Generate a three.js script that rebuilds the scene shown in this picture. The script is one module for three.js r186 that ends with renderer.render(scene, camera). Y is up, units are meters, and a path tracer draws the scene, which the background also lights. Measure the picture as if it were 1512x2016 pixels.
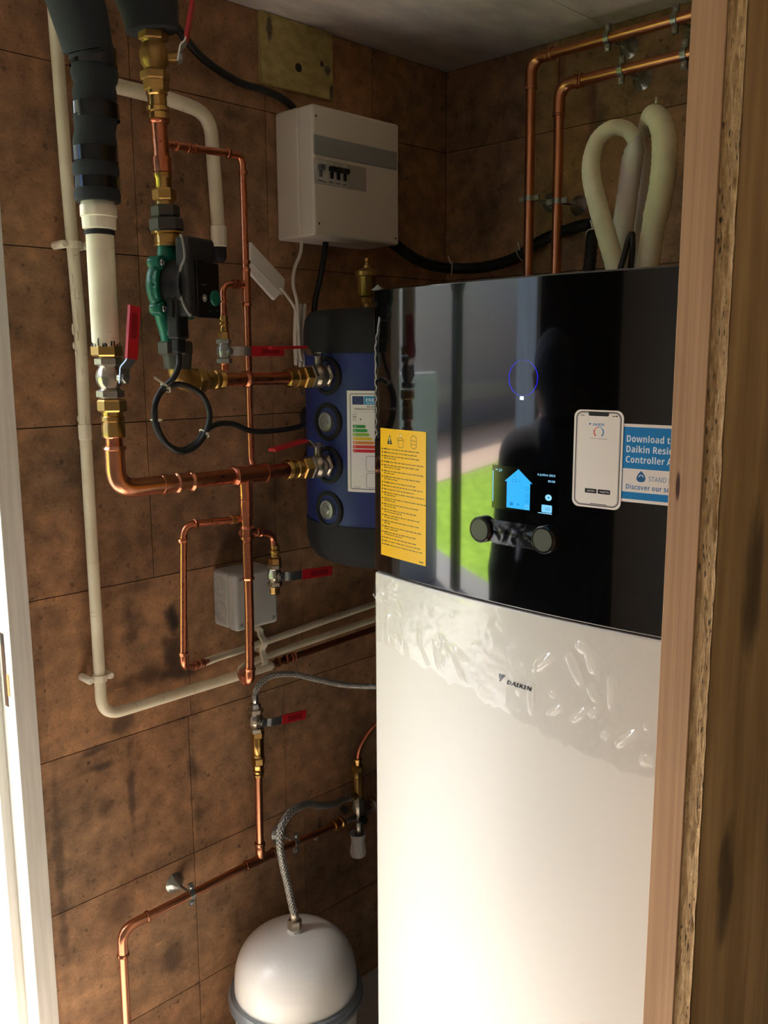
import * as THREE from 'three';
import { Sky } from 'three/addons/objects/Sky.js';
import { FontLoader } from 'three/addons/loaders/FontLoader.js';
import { TextGeometry } from 'three/addons/geometries/TextGeometry.js';
import { RoundedBoxGeometry } from 'three/addons/geometries/RoundedBoxGeometry.js';
import { ImprovedNoise } from 'three/addons/math/ImprovedNoise.js';
import { MarchingCubes } from 'three/addons/objects/MarchingCubes.js';
import { mergeGeometries, toCreasedNormals } from 'three/addons/utils/BufferGeometryUtils.js';

// ---------------------------------------------------------------- camera, sky, sun, exposure
const scene = new THREE.Scene();
const R = THREE.MathUtils.degToRad;
const V = (x, y, z) => new THREE.Vector3(x, y, z);
// Plan: the corner of the two cork walls is the origin, wall_left is z = 0, wall_back is x = 0, y up.
const camera = new THREE.PerspectiveCamera(2 * THREE.MathUtils.radToDeg(Math.atan(1008 / 1797)), 1512 / 2016, 0.05, 200);
camera.position.set(-1.754, 1.56, 1.519);
{
  const yaw = R(44.684), pitch = R(9.651), roll = R(-0.277);
  const f = V(Math.cos(yaw) * Math.cos(pitch), -Math.sin(pitch), -Math.sin(yaw) * Math.cos(pitch));
  const r = f.clone().cross(V(0, 1, 0)).normalize(), u = r.clone().cross(f);
  const r2 = r.clone().multiplyScalar(Math.cos(roll)).addScaledVector(u, Math.sin(roll));
  const u2 = u.clone().multiplyScalar(Math.cos(roll)).addScaledVector(r, -Math.sin(roll));
  camera.quaternion.setFromRotationMatrix(new THREE.Matrix4().makeBasis(r2, u2, f.clone().negate()));
}
scene.add(camera);
const SUN = V(-0.06, 0.86, -0.52).normalize();
const sky = new Sky();
sky.scale.setScalar(1000);
sky.material.uniforms.turbidity.value = 9;
sky.material.uniforms.rayleigh.value = 0.15;
sky.material.uniforms.mieCoefficient.value = 0.004;
sky.material.uniforms.mieDirectionalG.value = 0.7;
sky.material.uniforms.sunPosition.value.copy(SUN);
scene.add(sky);
const sun = new THREE.DirectionalLight(0xfff3e4, 9.0);
sun.position.copy(SUN).multiplyScalar(12).add(V(-6, 0, -5));
sun.target.position.set(-6, 0, -5);
sun.castShadow = true;
sun.shadow.mapSize.set(2048, 2048);
Object.assign(sun.shadow.camera, { left: -14, right: 14, top: 14, bottom: -14, near: 0.5, far: 40 });
scene.add(sun, sun.target);
const renderer = new THREE.WebGLRenderer();
renderer.toneMapping = THREE.LinearToneMapping;
renderer.toneMappingExposure = 3.6;
renderer.shadowMap.enabled = true;

// ---------------------------------------------------------------- helpers
let seed = 7;
const rnd = () => { seed = (seed + 0x6D2B79F5) | 0; let t = Math.imul(seed ^ (seed >>> 15), 1 | seed); t = (t + Math.imul(t ^ (t >>> 7), 61 | t)) ^ t; return ((t ^ (t >>> 14)) >>> 0) / 4294967296; };
const rr = (a, b) => a + (b - a) * rnd();
const noise3 = new ImprovedNoise();
const nz = (x, y, z = 0) => noise3.noise(x, y, z);
const fbm = (x, y, o = 4) => { let s = 0, a = 0.5; for (let k = 0; k < o; k++) { s += a * nz(x, y, 3.7 * k); x *= 2.03; y *= 2.03; a *= 0.5; } return s; };
const smooth = (a, b, x) => { const t = Math.min(1, Math.max(0, (x - a) / (b - a))); return t * t * (3 - 2 * t); };
const names = {};
function numbered(n) { const k = names[n] = (names[n] ?? -1) + 1; return k ? n + '_' + String(k).padStart(3, '0') : n; }
const anchor = new WeakMap();
function thing(name, label, category, [x, y, z], group) {
  const o = new THREE.Group(); o.name = numbered(name); o.position.set(x, y, z); scene.add(o);
  o.userData = { label, category }; if (group) o.userData.group = group;
  anchor.set(o, V(x, y, z)); return o;
}
function structure(name, label, at = [0, 0, 0]) {
  const o = new THREE.Group(); o.name = name; o.position.set(...at); scene.add(o);
  o.userData = { label, kind: 'structure' }; anchor.set(o, V(...at)); return o;
}
// geometry is given in world metres; it is stored relative to the thing's base
function part(parent, name, geo, mat, label) {
  if (Array.isArray(geo)) geo = join(geo);
  const a = anchor.get(parent);
  geo.translate(-a.x, -a.y, -a.z);
  const m = new THREE.Mesh(geo, mat); m.name = name; m.castShadow = m.receiveShadow = true;
  if (label) m.userData.label = label;
  parent.add(m); anchor.set(m, a); return m;
}
function clean(g) {
  g = g.index ? g.toNonIndexed() : g;
  for (const k of Object.keys(g.attributes)) if (!['position', 'normal', 'uv'].includes(k)) g.deleteAttribute(k);
  if (!g.attributes.uv) g.setAttribute('uv', new THREE.BufferAttribute(new Float32Array(g.attributes.position.count * 2), 2));
  if (!g.attributes.normal) g.computeVertexNormals();
  g.morphAttributes = {}; return g;
}
const join = (list) => mergeGeometries(list.map(clean));
const std = (color, roughness = 0.6, metalness = 0, more = {}) => new THREE.MeshStandardMaterial({ color, roughness, metalness, ...more });
const phys = (color, roughness = 0.5, metalness = 0, more = {}) => new THREE.MeshPhysicalMaterial({ color, roughness, metalness, ...more });
const box = (x0, x1, y0, y1, z0, z1, r = 0) => {
  const w = x1 - x0, h = y1 - y0, d = z1 - z0;
  const g = r ? new RoundedBoxGeometry(w, h, d, 3, r) : new THREE.BoxGeometry(w, h, d);
  return g.translate((x0 + x1) / 2, (y0 + y1) / 2, (z0 + z1) / 2);
};
const UPV = V(0, 1, 0);
function orient(g, pos, dir) {
  const q = new THREE.Quaternion().setFromUnitVectors(UPV, dir.clone().normalize());
  return g.applyQuaternion(q).translate(pos.x, pos.y, pos.z);
}
// profile: [radius, distance along dir] from base to end
function turned(profile, pos, dir, segs = 24, crease = 0.7) {
  const g = new THREE.LatheGeometry(profile.map(([r, t]) => new THREE.Vector2(Math.max(r, 1e-5), t)), segs);
  return toCreasedNormals(orient(g, pos, dir), crease);
}
const cyl = (r, l, pos, dir, segs = 20) => turned([[0, 0], [r * 0.96, 0], [r, r * 0.05], [r, l - r * 0.05], [r * 0.96, l], [0, l]], pos, dir, segs);
const hex = (r, l, pos, dir) => turned([[0, 0], [r * 0.9, 0], [r, l * 0.14], [r, l * 0.86], [r * 0.9, l], [0, l]], pos, dir, 6, 0.3);
const bead = (r, w, pos, dir) => turned([[r * 0.82, -w / 2], [r * 0.95, -w * 0.42], [r, -w * 0.15], [r, w * 0.15], [r * 0.95, w * 0.42], [r * 0.82, w / 2]], pos, dir, 24, 2);
function sweep(pts, radius, segs = 14, caps = true) {
  const n = pts.length, rad = typeof radius === 'function' ? radius : () => radius;
  const P = [], N = [], U = [], I = [];
  let t0 = pts[1].clone().sub(pts[0]).normalize();
  let nrm = Math.abs(t0.y) < 0.9 ? V(0, 1, 0).cross(t0).normalize() : V(1, 0, 0).cross(t0).normalize();
  let len = 0;
  for (let i = 0; i < n; i++) {
    const t = pts[Math.min(n - 1, i + 1)].clone().sub(pts[Math.max(0, i - 1)]).normalize();
    nrm.addScaledVector(t, -nrm.dot(t)).normalize();
    const b = t.clone().cross(nrm), r = rad(i / (n - 1), i);
    if (i) len += pts[i].distanceTo(pts[i - 1]);
    for (let k = 0; k <= segs; k++) {
      const a = k / segs * Math.PI * 2, d = nrm.clone().multiplyScalar(Math.cos(a)).addScaledVector(b, Math.sin(a));
      P.push(pts[i].x + d.x * r, pts[i].y + d.y * r, pts[i].z + d.z * r); N.push(d.x, d.y, d.z); U.push(k / segs * r * 6.283, len);
    }
  }
  for (let i = 0; i < n - 1; i++) for (let k = 0; k < segs; k++) { const a = i * (segs + 1) + k, b = a + segs + 1; I.push(a, a + 1, b, b, a + 1, b + 1); }
  if (caps) for (const e of [0, n - 1]) {
    const t = (e ? pts[e].clone().sub(pts[e - 1]) : pts[0].clone().sub(pts[1])).normalize(), c = P.length / 3;
    P.push(pts[e].x, pts[e].y, pts[e].z); N.push(t.x, t.y, t.z); U.push(0, 0);
    const base = P.length / 3;
    for (let k = 0; k <= segs; k++) { const j = (e * (segs + 1) + k) * 3; P.push(P[j], P[j + 1], P[j + 2]); N.push(t.x, t.y, t.z); U.push(0, 0); }
    for (let k = 0; k < segs; k++) e ? I.push(c, base + k, base + k + 1) : I.push(c, base + k + 1, base + k);
  }
  const g = new THREE.BufferGeometry();
  g.setAttribute('position', new THREE.Float32BufferAttribute(P, 3)); g.setAttribute('normal', new THREE.Float32BufferAttribute(N, 3)); g.setAttribute('uv', new THREE.Float32BufferAttribute(U, 2));
  g.setIndex(I); return g;
}
// straight runs with round bends
function bent(pts, bend = 0.03, steps = 10) {
  const out = [pts[0].clone()];
  for (let i = 1; i < pts.length - 1; i++) {
    const a = pts[i - 1].clone().sub(pts[i]), b = pts[i + 1].clone().sub(pts[i]);
    const d = Math.min(bend, a.length() * 0.49, b.length() * 0.49); a.normalize(); b.normalize();
    const p0 = pts[i].clone().addScaledVector(a, d), p2 = pts[i].clone().addScaledVector(b, d);
    for (let k = 0; k <= steps; k++) { const t = k / steps; out.push(p0.clone().multiplyScalar((1 - t) * (1 - t)).addScaledVector(pts[i], 2 * t * (1 - t)).addScaledVector(p2, t * t)); }
  }
  out.push(pts[pts.length - 1].clone()); return out;
}
const curve = (pts, n = 60) => new THREE.CatmullRomCurve3(pts, false, 'centripetal').getPoints(n);
// a flat strip along points: half width along side, half thickness across
function strip(pts, side, hw, ht) {
  const s = new THREE.Shape([[-hw, -ht], [hw, -ht], [hw, ht], [-hw, ht]].map(([x, y]) => new THREE.Vector2(x, y)));
  const P = [], I = [], S = side.clone().normalize();
  pts.forEach((p, i) => {
    const t = pts[Math.min(pts.length - 1, i + 1)].clone().sub(pts[Math.max(0, i - 1)]).normalize(), n = t.clone().cross(S).normalize();
    const w = typeof hw === 'function' ? hw(i / (pts.length - 1)) : hw;
    for (const [a, b] of [[-1, -1], [1, -1], [1, 1], [-1, 1]]) { const q = p.clone().addScaledVector(S, a * w).addScaledVector(n, b * ht); P.push(q.x, q.y, q.z); }
  });
  for (let i = 0; i < pts.length - 1; i++) for (let k = 0; k < 4; k++) { const a = i * 4 + k, b = i * 4 + (k + 1) % 4; I.push(a, a + 4, b, b, a + 4, b + 4); }
  const e = (pts.length - 1) * 4; I.push(0, 1, 2, 0, 2, 3, e, e + 2, e + 1, e, e + 3, e + 2);
  const g = new THREE.BufferGeometry(); g.setAttribute('position', new THREE.Float32BufferAttribute(P, 3)); g.setIndex(I);
  return toCreasedNormals(g.toNonIndexed(), 0.5);
}
function canvasTexture(w, h, draw, srgb = true) {
  const c = document.createElement('canvas'); c.width = w; c.height = h; draw(c.getContext('2d'), w, h);
  const t = new THREE.CanvasTexture(c); if (srgb) t.colorSpace = THREE.SRGBColorSpace; return t;
}
function pixelTexture(w, h, fn, srgb = true) {
  const d = new Uint8Array(w * h * 4);
  for (let j = 0; j < h; j++) for (let i = 0; i < w; i++) { const c = fn(i, j), k = (j * w + i) * 4; d[k] = Math.max(0, Math.min(255, c[0])); d[k + 1] = Math.max(0, Math.min(255, c[1])); d[k + 2] = Math.max(0, Math.min(255, c[2])); d[k + 3] = 255; }
  const t = new THREE.DataTexture(d, w, h); t.magFilter = THREE.LinearFilter; t.minFilter = THREE.LinearMipmapLinearFilter; t.generateMipmaps = true;
  t.wrapS = t.wrapT = THREE.RepeatWrapping; if (srgb) t.colorSpace = THREE.SRGBColorSpace; t.needsUpdate = true; return t;
}
const MX = V(1, 0, 0), MZ = V(0, 0, 1), DOWN = V(0, -1, 0), LEFT = V(-1, 0, 0);

// ---------------------------------------------------------------- materials
const copperTarnish = pixelTexture(256, 256, (i, j) => {
  const s = fbm(i / 30, j / 60, 4) * 0.5 + nz(i / 5, j / 9) * 0.12;
  return [202 + s * 44, 124 + s * 48, 92 + s * 42];
});
copperTarnish.repeat.set(12, 12);
const copperRough = pixelTexture(128, 128, (i, j) => { const v = 92 + fbm(i / 14, j / 20, 3) * 40; return [v, v, v]; }, false);
copperRough.repeat.set(14, 14);
const M = {
  copper: new THREE.MeshStandardMaterial({ map: copperTarnish, roughnessMap: copperRough, roughness: 0.85, metalness: 1 }),
  copperNew: std(0xcf8c69, 0.28, 1),
  brass: std(0xbd9657, 0.3, 1),
  brassDull: std(0xa07c48, 0.5, 0.9),
  nickel: std(0xb4aa98, 0.32, 1),
  steel: std(0xc2c2bd, 0.28, 1),
  zinc: std(0xa9aaa4, 0.38, 0.9),
  iron: std(0x4a4640, 0.62, 0.4),
  red: std(0xc01c26, 0.42),
  cream: std(0xf0e5cb, 0.45),
  creamDirty: new THREE.MeshStandardMaterial({ roughness: 0.5, map: pixelTexture(128, 512, (i, j) => { const s = fbm(i / 18, j / 40, 4) * 0.6 + (rnd() < 0.004 ? -0.5 : 0); return [238 + s * 60, 226 + s * 66, 196 + s * 70]; }) }),
  whitePlastic: std(0xe9e4da, 0.45),
  greyPlastic: std(0xb9b7b0, 0.6),
  blackRubber: std(0x161618, 0.82),
  foam: std(0x24272a, 0.92),
  tape: std(0x0d0e0f, 0.18),
  cable: std(0x131516, 0.48),
  whiteCable: std(0xddd6c8, 0.5),
  tie: std(0xd9d2ba, 0.5),
  green: std(0x0d6b55, 0.4),
  blackPlastic: std(0x141516, 0.5),
  darkGrey: std(0x2c2c2b, 0.55),
};

// ---------------------------------------------------------------- the room
const CEIL = 2.226;
// cork of the walls: granules, blotches and soot stains; u, v in metres
function corkTexture(w, h, W, H, x0, y0, rowsY, tiles, stains, phase) {
  const grain = new Float32Array(w * h);
  const q = seed; seed = 91 + phase;
  for (let k = 0; k < w * h * 0.035; k++) {
    const cx = Math.floor(rnd() * w), cy = Math.floor(rnd() * h), big = rnd() < 0.04, r = big ? 1.4 + rnd() * 1.8 : 0.5 + rnd() * 1.1, v = rnd() < 0.6 ? -0.03 - rnd() * (big ? 0.26 : 0.14) : 0.02 + rnd() * 0.07, e = 0.5 + rnd() * 1.4;
    for (let y = -4; y <= 4; y++) for (let x = -4; x <= 4; x++) {
      const px = cx + x, py = cy + y; if (px < 0 || py < 0 || px >= w || py >= h) continue;
      if ((x * x * e + y * y / e) < r * r * (0.7 + 0.6 * rnd())) grain[py * w + px] += v;
    }
  }
  seed = q;
  return pixelTexture(w, h, (i, j) => {
    const X = x0 + i / w * W, Y = y0 + j / h * H;
    let s = grain[j * w + i] + 0.36 * fbm(X * 7 + phase, Y * 7, 3) + 0.42 * fbm(X * 30, Y * 30 + phase, 3) + 0.1 * nz(X * 210, Y * 210, phase);
    let row = 0; while (row < rowsY.length && Y > rowsY[row]) row++;
    const js = tiles(row); let col = 0; while (col < js.length && X > js[col]) col++;
    const hsh = Math.sin((row * 12.99 + col * 78.23 + phase) * 3.1) * 43758.5453; s += ((hsh - Math.floor(hsh)) - 0.5) * 0.16;
    let soot = 0;
    for (const [sx, sy, rx, ry, a, sh] of stains) {
      const dx = (X - sx) / rx, dy = (Y - sy) / ry; let d = Math.sqrt(dx * dx + dy * dy); if (d > 1.5) continue; d += 0.75 * fbm(X * 26 + sx * 9, Y * 26, 4);
      soot = Math.max(soot, a * (1 - smooth(sh ?? 0.2, 1, d)));
    }
    let dab = 0; if (phase === 3) for (const [sx, sy, rx, ry] of [[-0.848, 1.802, 0.012, 0.012], [-0.846, 1.772, 0.009, 0.014], [-0.842, 1.747, 0.013, 0.014], [-0.66, 1.0, 0.02, 0.004], [-0.93, 0.94, 0.014, 0.002], [-0.9, 1.09, 0.002, 0.008], [-0.88, 0.38, 0.012, 0.002]]) { const d = Math.hypot((X - sx) / rx, (Y - sy) / ry); if (d < 2) dab = Math.max(dab, 0.75 * (1 - smooth(0.5, 1, d + 0.6 * fbm(X * 60, Y * 60, 3)))); }
    const f = (1 + s * 0.85) * (1 + dab * 0.25), k = 1 - soot, warm = nz(X * 4 + 9, Y * 4 + 2) * 10;
    return [(158 * f + warm) * k + 26 * soot, (119 * f) * k + 20 * soot, (86 * f - warm * 0.4) * k + 18 * soot];
  });
}
const ROWS = [-0.057, 0.243, 0.543, 0.843, 1.143, 1.443, 1.743, 2.043];       // horizontal joints
const rowJoints = [[-1.086, -0.786, -0.486, -0.186], [-1.086, -0.786, -0.486, -0.186], [-1.086, -0.786, -0.538, -0.238], [-1.079, -0.779, -0.479, -0.179], [-0.849, -0.549, -0.249], [-0.849, -0.549, -0.249], [-0.849, -0.549, -0.249], [-0.849, -0.549, -0.249]];
const CASING = -1.097;                                                        // edge of the door casing
const corkLeft = corkTexture(768, 1536, 1.12, 2.24, -1.12, 0, ROWS.slice(1), (r) => rowJoints[r] ?? [], [
  [-0.812, 1.045, 0.022, 0.055, 0.75], [-0.815, 0.985, 0.035, 0.06, 0.6], [-0.80, 0.94, 0.06, 0.025, 0.55, 0.1], [-0.905, 1.06, 0.035, 0.11, 0.42, 0], [-0.93, 0.87, 0.05, 0.028, 0.5, 0.1], [-0.985, 0.835, 0.05, 0.012, 0.5, 0], [-0.985, 0.80, 0.05, 0.012, 0.5, 0],
  [-0.921, 0.72, 0.012, 0.15, 0.42, 0], [-0.782, 0.73, 0.016, 0.09, 0.42, 0.1], [-0.775, 0.62, 0.02, 0.06, 0.35, 0], [-0.93, 1.93, 0.07, 0.11, 0.25, 0], [-0.84, 1.62, 0.045, 0.14, 0.28, 0], [-0.62, 2.02, 0.05, 0.02, 0.4, 0], [-0.69, 1.99, 0.02, 0.02, 0.5, 0], [-0.545, 1.29, 0.03, 0.07, 0.3, 0], [-0.44, 0.46, 0.008, 0.04, 0.5, 0.1], [-0.4, 1.95, 0.3, 0.2, 0.2, 0], [-0.85, 0.33, 0.05, 0.05, 0.4, 0], [-1.075, 0.62, 0.014, 0.32, 0.34, 0.1], [-0.9, 1.13, 0.09, 0.02, 0.3, 0], [-0.88, 0.95, 0.09, 0.03, 0.36, 0], [-0.95, 0.62, 0.1, 0.05, 0.22, 0], [-0.72, 0.42, 0.06, 0.04, 0.26, 0], [-0.96, 0.5, 0.05, 0.05, 0.25, 0], [-0.93, 1.6, 0.06, 0.12, 0.25, 0], [-0.86, 1.5, 0.03, 0.1, 0.2, 0], [-0.6, 0.66, 0.03, 0.12, 0.18, 0], [-0.7, 1.2, 0.1, 0.06, 0.25, 0], [-0.75, 1.85, 0.05, 0.14, 0.28, 0], [-1.05, 1.1, 0.03, 0.04, 0.28, 0], [-0.98, 0.72, 0.03, 0.04, 0.3, 0],
], 3);
const corkBack = corkTexture(640, 640, 1.2, 1.2, 0, 1.03, ROWS.slice(1), () => [0.32, 0.62, 0.92], [[0.42, 2.02, 0.03, 0.12, 0.3, 0], [0.12, 1.9, 0.12, 0.2, 0.25, 0], [0.7, 1.87, 0.07, 0.01, 0.5, 0]], 11);
const mCorkL = new THREE.MeshStandardMaterial({ map: corkLeft, bumpMap: corkLeft, bumpScale: 0.0012, roughness: 0.82 });
const mCorkB = new THREE.MeshStandardMaterial({ map: corkBack, bumpMap: corkBack, bumpScale: 0.0012, roughness: 0.82 });
const mBacking = std(0x2a1b12, 0.95), mRoomWall = new THREE.MeshStandardMaterial({ roughness: 0.9, color: 0xe2d6c2 });
function tileGeometry(u0, u1, y0, y1, alongX) {           // a thin cork tile; uv in wall metres
  const g = alongX ? box(u0, u1, y0, y1, -0.006, 0) : box(0, 0.006, y0, y1, u0, u1);
  const p = g.attributes.position, uv = g.attributes.uv;
  for (let k = 0; k < p.count; k++) alongX ? uv.setXY(k, (p.getX(k) + 1.12) / 1.12, p.getY(k) / 2.24) : uv.setXY(k, p.getZ(k) / 1.2, (p.getY(k) - 1.03) / 1.2);
  return g;
}
{
  const w = structure('wall_left', 'brown cork tiled wall carrying the pipework');
  part(w, 'backing', [box(CASING - 0.02, 0.13, -0.1, CEIL + 0.1, -0.13, -0.0065), box(-2.09, CASING - 0.02, 2.07, CEIL + 0.1, -0.13, -0.0065), box(-3.43, -2.09, -0.1, CEIL + 0.1, -0.13, -0.0065)], mBacking);
  for (let r = 0; r < ROWS.length; r++) {
    const y0 = Math.max(0, ROWS[r]), y1 = Math.min(CEIL, ROWS[r + 1] ?? 9), xs = [CASING, ...rowJoints[r].filter((x) => x > CASING + 0.03), 0];
    for (let k = 0; k < xs.length - 1; k++) part(w, 'cork_tile', tileGeometry(xs[k] + 0.0009, xs[k + 1] - 0.0009, y0 + 0.0009, y1 - 0.0009, true), mCorkL);
  }
  const b = structure('wall_back', 'brown cork tiled wall behind the heat pump');
  part(b, 'backing', box(0.0065, 0.13, -0.1, CEIL + 0.1, 0, 2.83), mBacking);
  for (let r = 4; r < ROWS.length; r++) {
    const y0 = ROWS[r], y1 = Math.min(CEIL, ROWS[r + 1] ?? 9), zs = [0, 0.32, 0.62, 0.92, 1.137];
    for (let k = 0; k < zs.length - 1; k++) part(b, 'cork_tile', tileGeometry(zs[k] + 0.0009, zs[k + 1] - 0.0009, y0 + 0.0009, y1 - 0.0009, false), mCorkB);
  }
  const c = structure('ceiling', 'grey mottled plasterboard ceiling');
  const mCeil = new THREE.MeshStandardMaterial({ roughness: 0.9, map: pixelTexture(512, 512, (i, j) => { const s = fbm(i / 60, j / 30, 5) * 46 + nz(i / 3, j / 3) * 5; return [216 + s, 206 + s, 196 + s * 0.9]; }) });
  const board = (x0, x1, z0, z1) => { const g = box(x0, x1, CEIL, CEIL + 0.0125, z0, z1), p = g.attributes.position; for (let k = 0; k < p.count; k++) g.attributes.uv.setXY(k, p.getX(k), p.getZ(k)); return g; };
  part(c, 'plasterboard', board(-3.3, 0, 0, 0.4322), mCeil); part(c, 'plasterboard', board(-3.3, 0, 0.4337, 1.633), mCeil); part(c, 'plasterboard', board(-3.3, 0, 1.6345, 2.7), mCeil);
  part(c, 'roof_deck', box(-3.43, 0.13, CEIL + 0.013, CEIL + 0.12, -0.13, 2.83), mBacking);
  const mFloor = new THREE.MeshStandardMaterial({ roughness: 0.85, map: pixelTexture(256, 256, (i, j) => { const s = fbm(i / 40, j / 40, 4) * 50; return [190 + s, 182 + s, 168 + s]; }) });
  part(structure('floor', 'grey concrete floor'), 'slab', box(-3.43, 0.13, -0.1, 0, -0.13, 2.83), mFloor);
  part(structure('wall_right', 'pale timber lined wall opposite the pipework'), 'lining', box(-3.43, 0.13, 0, CEIL, 2.7, 2.83), mRoomWall);
  part(structure('wall_front', 'pale timber lined wall facing the heat pump'), 'lining', box(-3.43, -3.3, 0, CEIL, 0, 2.7), mRoomWall);
}
// door frame: casing on the wall, two stepped reveals, lock plate slot
{
  const d = structure('door_1', 'open doorway with stepped white painted frame', [CASING, 0, 0]);
  const white = new THREE.MeshStandardMaterial({ roughness: 0.45, map: pixelTexture(128, 512, (i, j) => { const s = fbm(i / 30, j / 50, 4) * 26; return [226 + s, 221 + s, 210 + s]; }) });
  part(d, 'jamb', box(-1.135, CASING, 0, 2.07, -0.05, 0.004, 0.0015), white);
  part(d, 'door_stop', box(-1.152, CASING - 0.02, 0, 2.07, -0.13, -0.05, 0.0015), white);
  part(d, 'jamb', box(-2.09, -2.05, 0, 2.07, -0.13, 0.004, 0.0015), white);
  part(d, 'head', box(-2.09, CASING, 2.035, 2.1, -0.13, 0.004, 0.0015), white);
  part(d, 'threshold', box(-2.05, -1.135, 0, 0.02, -0.14, 0.0, 0.002), std(0x8f8b84, 0.5, 0.6));
  const plate = part(d, 'lock_plate', box(-1.1362, -1.1345, 0.957, 1.09, -0.034, -0.022), std(0x5a3a28, 0.6, 0.3), 'rusty lock strike plate');
  part(plate, 'keep_hole', box(-1.1366, -1.1355, 1.07, 1.087, -0.032, -0.024), M.blackPlastic);
  part(plate, 'bare_wood', box(-1.1358, -1.1348, 0.978, 1.018, -0.022, -0.012, 0.0004), std(0xc79a5c, 0.8));
}

// ---------------------------------------------------------------- heat pump indoor unit (front bows out towards the room)
const ZL = 0.531, ZC = 0.8284, HW = 0.2975, BOW = 0.027, XE = -0.778, XC = XE - BOW, YT = 1.658, YS = 1.231;
const frontX = (z) => XC + BOW * ((z - ZC) / HW) ** 2;
function bowedPanel(y0, y1, back, edge = 0.009, bev = 0.0025, zin = 0) {
  const prof = [], a0 = ZL + zin, a1 = ZL + 2 * HW - zin, n = 56, full = Math.PI / 2 - Math.atan(2 * BOW / HW);
  prof.push([a0, back, -1, 0]);
  prof.push([a0, frontX(a0) + edge * 1.6, -1, 0]);
  for (let k = 0; k <= 8; k++) { const t = k / 8 * full; prof.push([a0 + edge * (1 - Math.cos(t)), frontX(a0 + edge) + edge * (1 - Math.sin(t)), -Math.cos(t), -Math.sin(t)]); }
  for (let k = 1; k < n; k++) { const z = a0 + edge + (a1 - a0 - 2 * edge) * k / n, s = 2 * BOW * (z - ZC) / HW / HW, l = Math.hypot(1, s); prof.push([z, frontX(z), s / l, -1 / l]); }
  for (let k = 8; k >= 0; k--) { const t = k / 8 * full; prof.push([a1 - edge * (1 - Math.cos(t)), frontX(a1 - edge) + edge * (1 - Math.sin(t)), Math.cos(t), -Math.sin(t)]); }
  prof.push([a1, frontX(a1) + edge * 1.6, 1, 0]); prof.push([a1, back, 1, 0]);
  const rows = [[y0, bev, -0.9], [y0 + bev * 0.3, bev * 0.35, -0.6], [y0 + bev, 0, 0], [y1 - bev, 0, 0], [y1 - bev * 0.3, bev * 0.35, 0.6], [y1, bev, 0.9]];
  const P = [], N = [], U = [], I = [], m = prof.length;
  rows.forEach(([y, ins, ny]) => prof.forEach(([z, x, nzz, nx]) => {
    P.push(x - nx * ins, y, z - nzz * ins); const h = Math.sqrt(1 - ny * ny); N.push(nx * h, ny, nzz * h); U.push(z, y);
  }));
  for (let r = 0; r < rows.length - 1; r++) for (let k = 0; k < m - 1; k++) { const a = r * m + k, b = a + m; I.push(a, a + 1, b, b, a + 1, b + 1); }
  for (const [r, ny] of [[0, -1], [rows.length - 1, 1]]) {
    const c = P.length / 3; P.push(back - 0.005, rows[r][0], ZC); N.push(0, ny, 0); U.push(0, 0);
    for (let k = 0; k < m; k++) { const j = (r * m + k) * 3; P.push(P[j], P[j + 1], P[j + 2]); N.push(0, ny, 0); U.push(0, 0); }
    for (let k = 0; k < m - 1; k++) ny > 0 ? I.push(c, c + 1 + k, c + 2 + k) : I.push(c, c + 2 + k, c + 1 + k);
  }
  const g = new THREE.BufferGeometry(); g.setAttribute('position', new THREE.Float32BufferAttribute(P, 3)); g.setAttribute('normal', new THREE.Float32BufferAttribute(N, 3)); g.setAttribute('uv', new THREE.Float32BufferAttribute(U, 2)); g.setIndex(I);
  return g;
}
// a sheet that follows the bowed front; u runs to the right, v up
function frontSheet(z0, z1, y0, y1, off, nzs = 16, nys = 1, lift) {
  const P = [], U = [], I = [];
  for (let j = 0; j <= nys; j++) for (let i = 0; i <= nzs; i++) {
    const u = i / nzs, v = j / nys, z = z0 + (z1 - z0) * u, y = y0 + (y1 - y0) * v;
    P.push(frontX(z) - off - (lift ? lift(z, y, u, v) : 0), y, z); U.push(u, v);
  }
  for (let j = 0; j < nys; j++) for (let i = 0; i < nzs; i++) { const a = j * (nzs + 1) + i, b = a + nzs + 1; I.push(a, a + 1, b, b, a + 1, b + 1); }
  const g = new THREE.BufferGeometry(); g.setAttribute('position', new THREE.Float32BufferAttribute(P, 3)); g.setAttribute('uv', new THREE.Float32BufferAttribute(U, 2)); g.setIndex(I); g.computeVertexNormals();
  return g;
}
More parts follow.
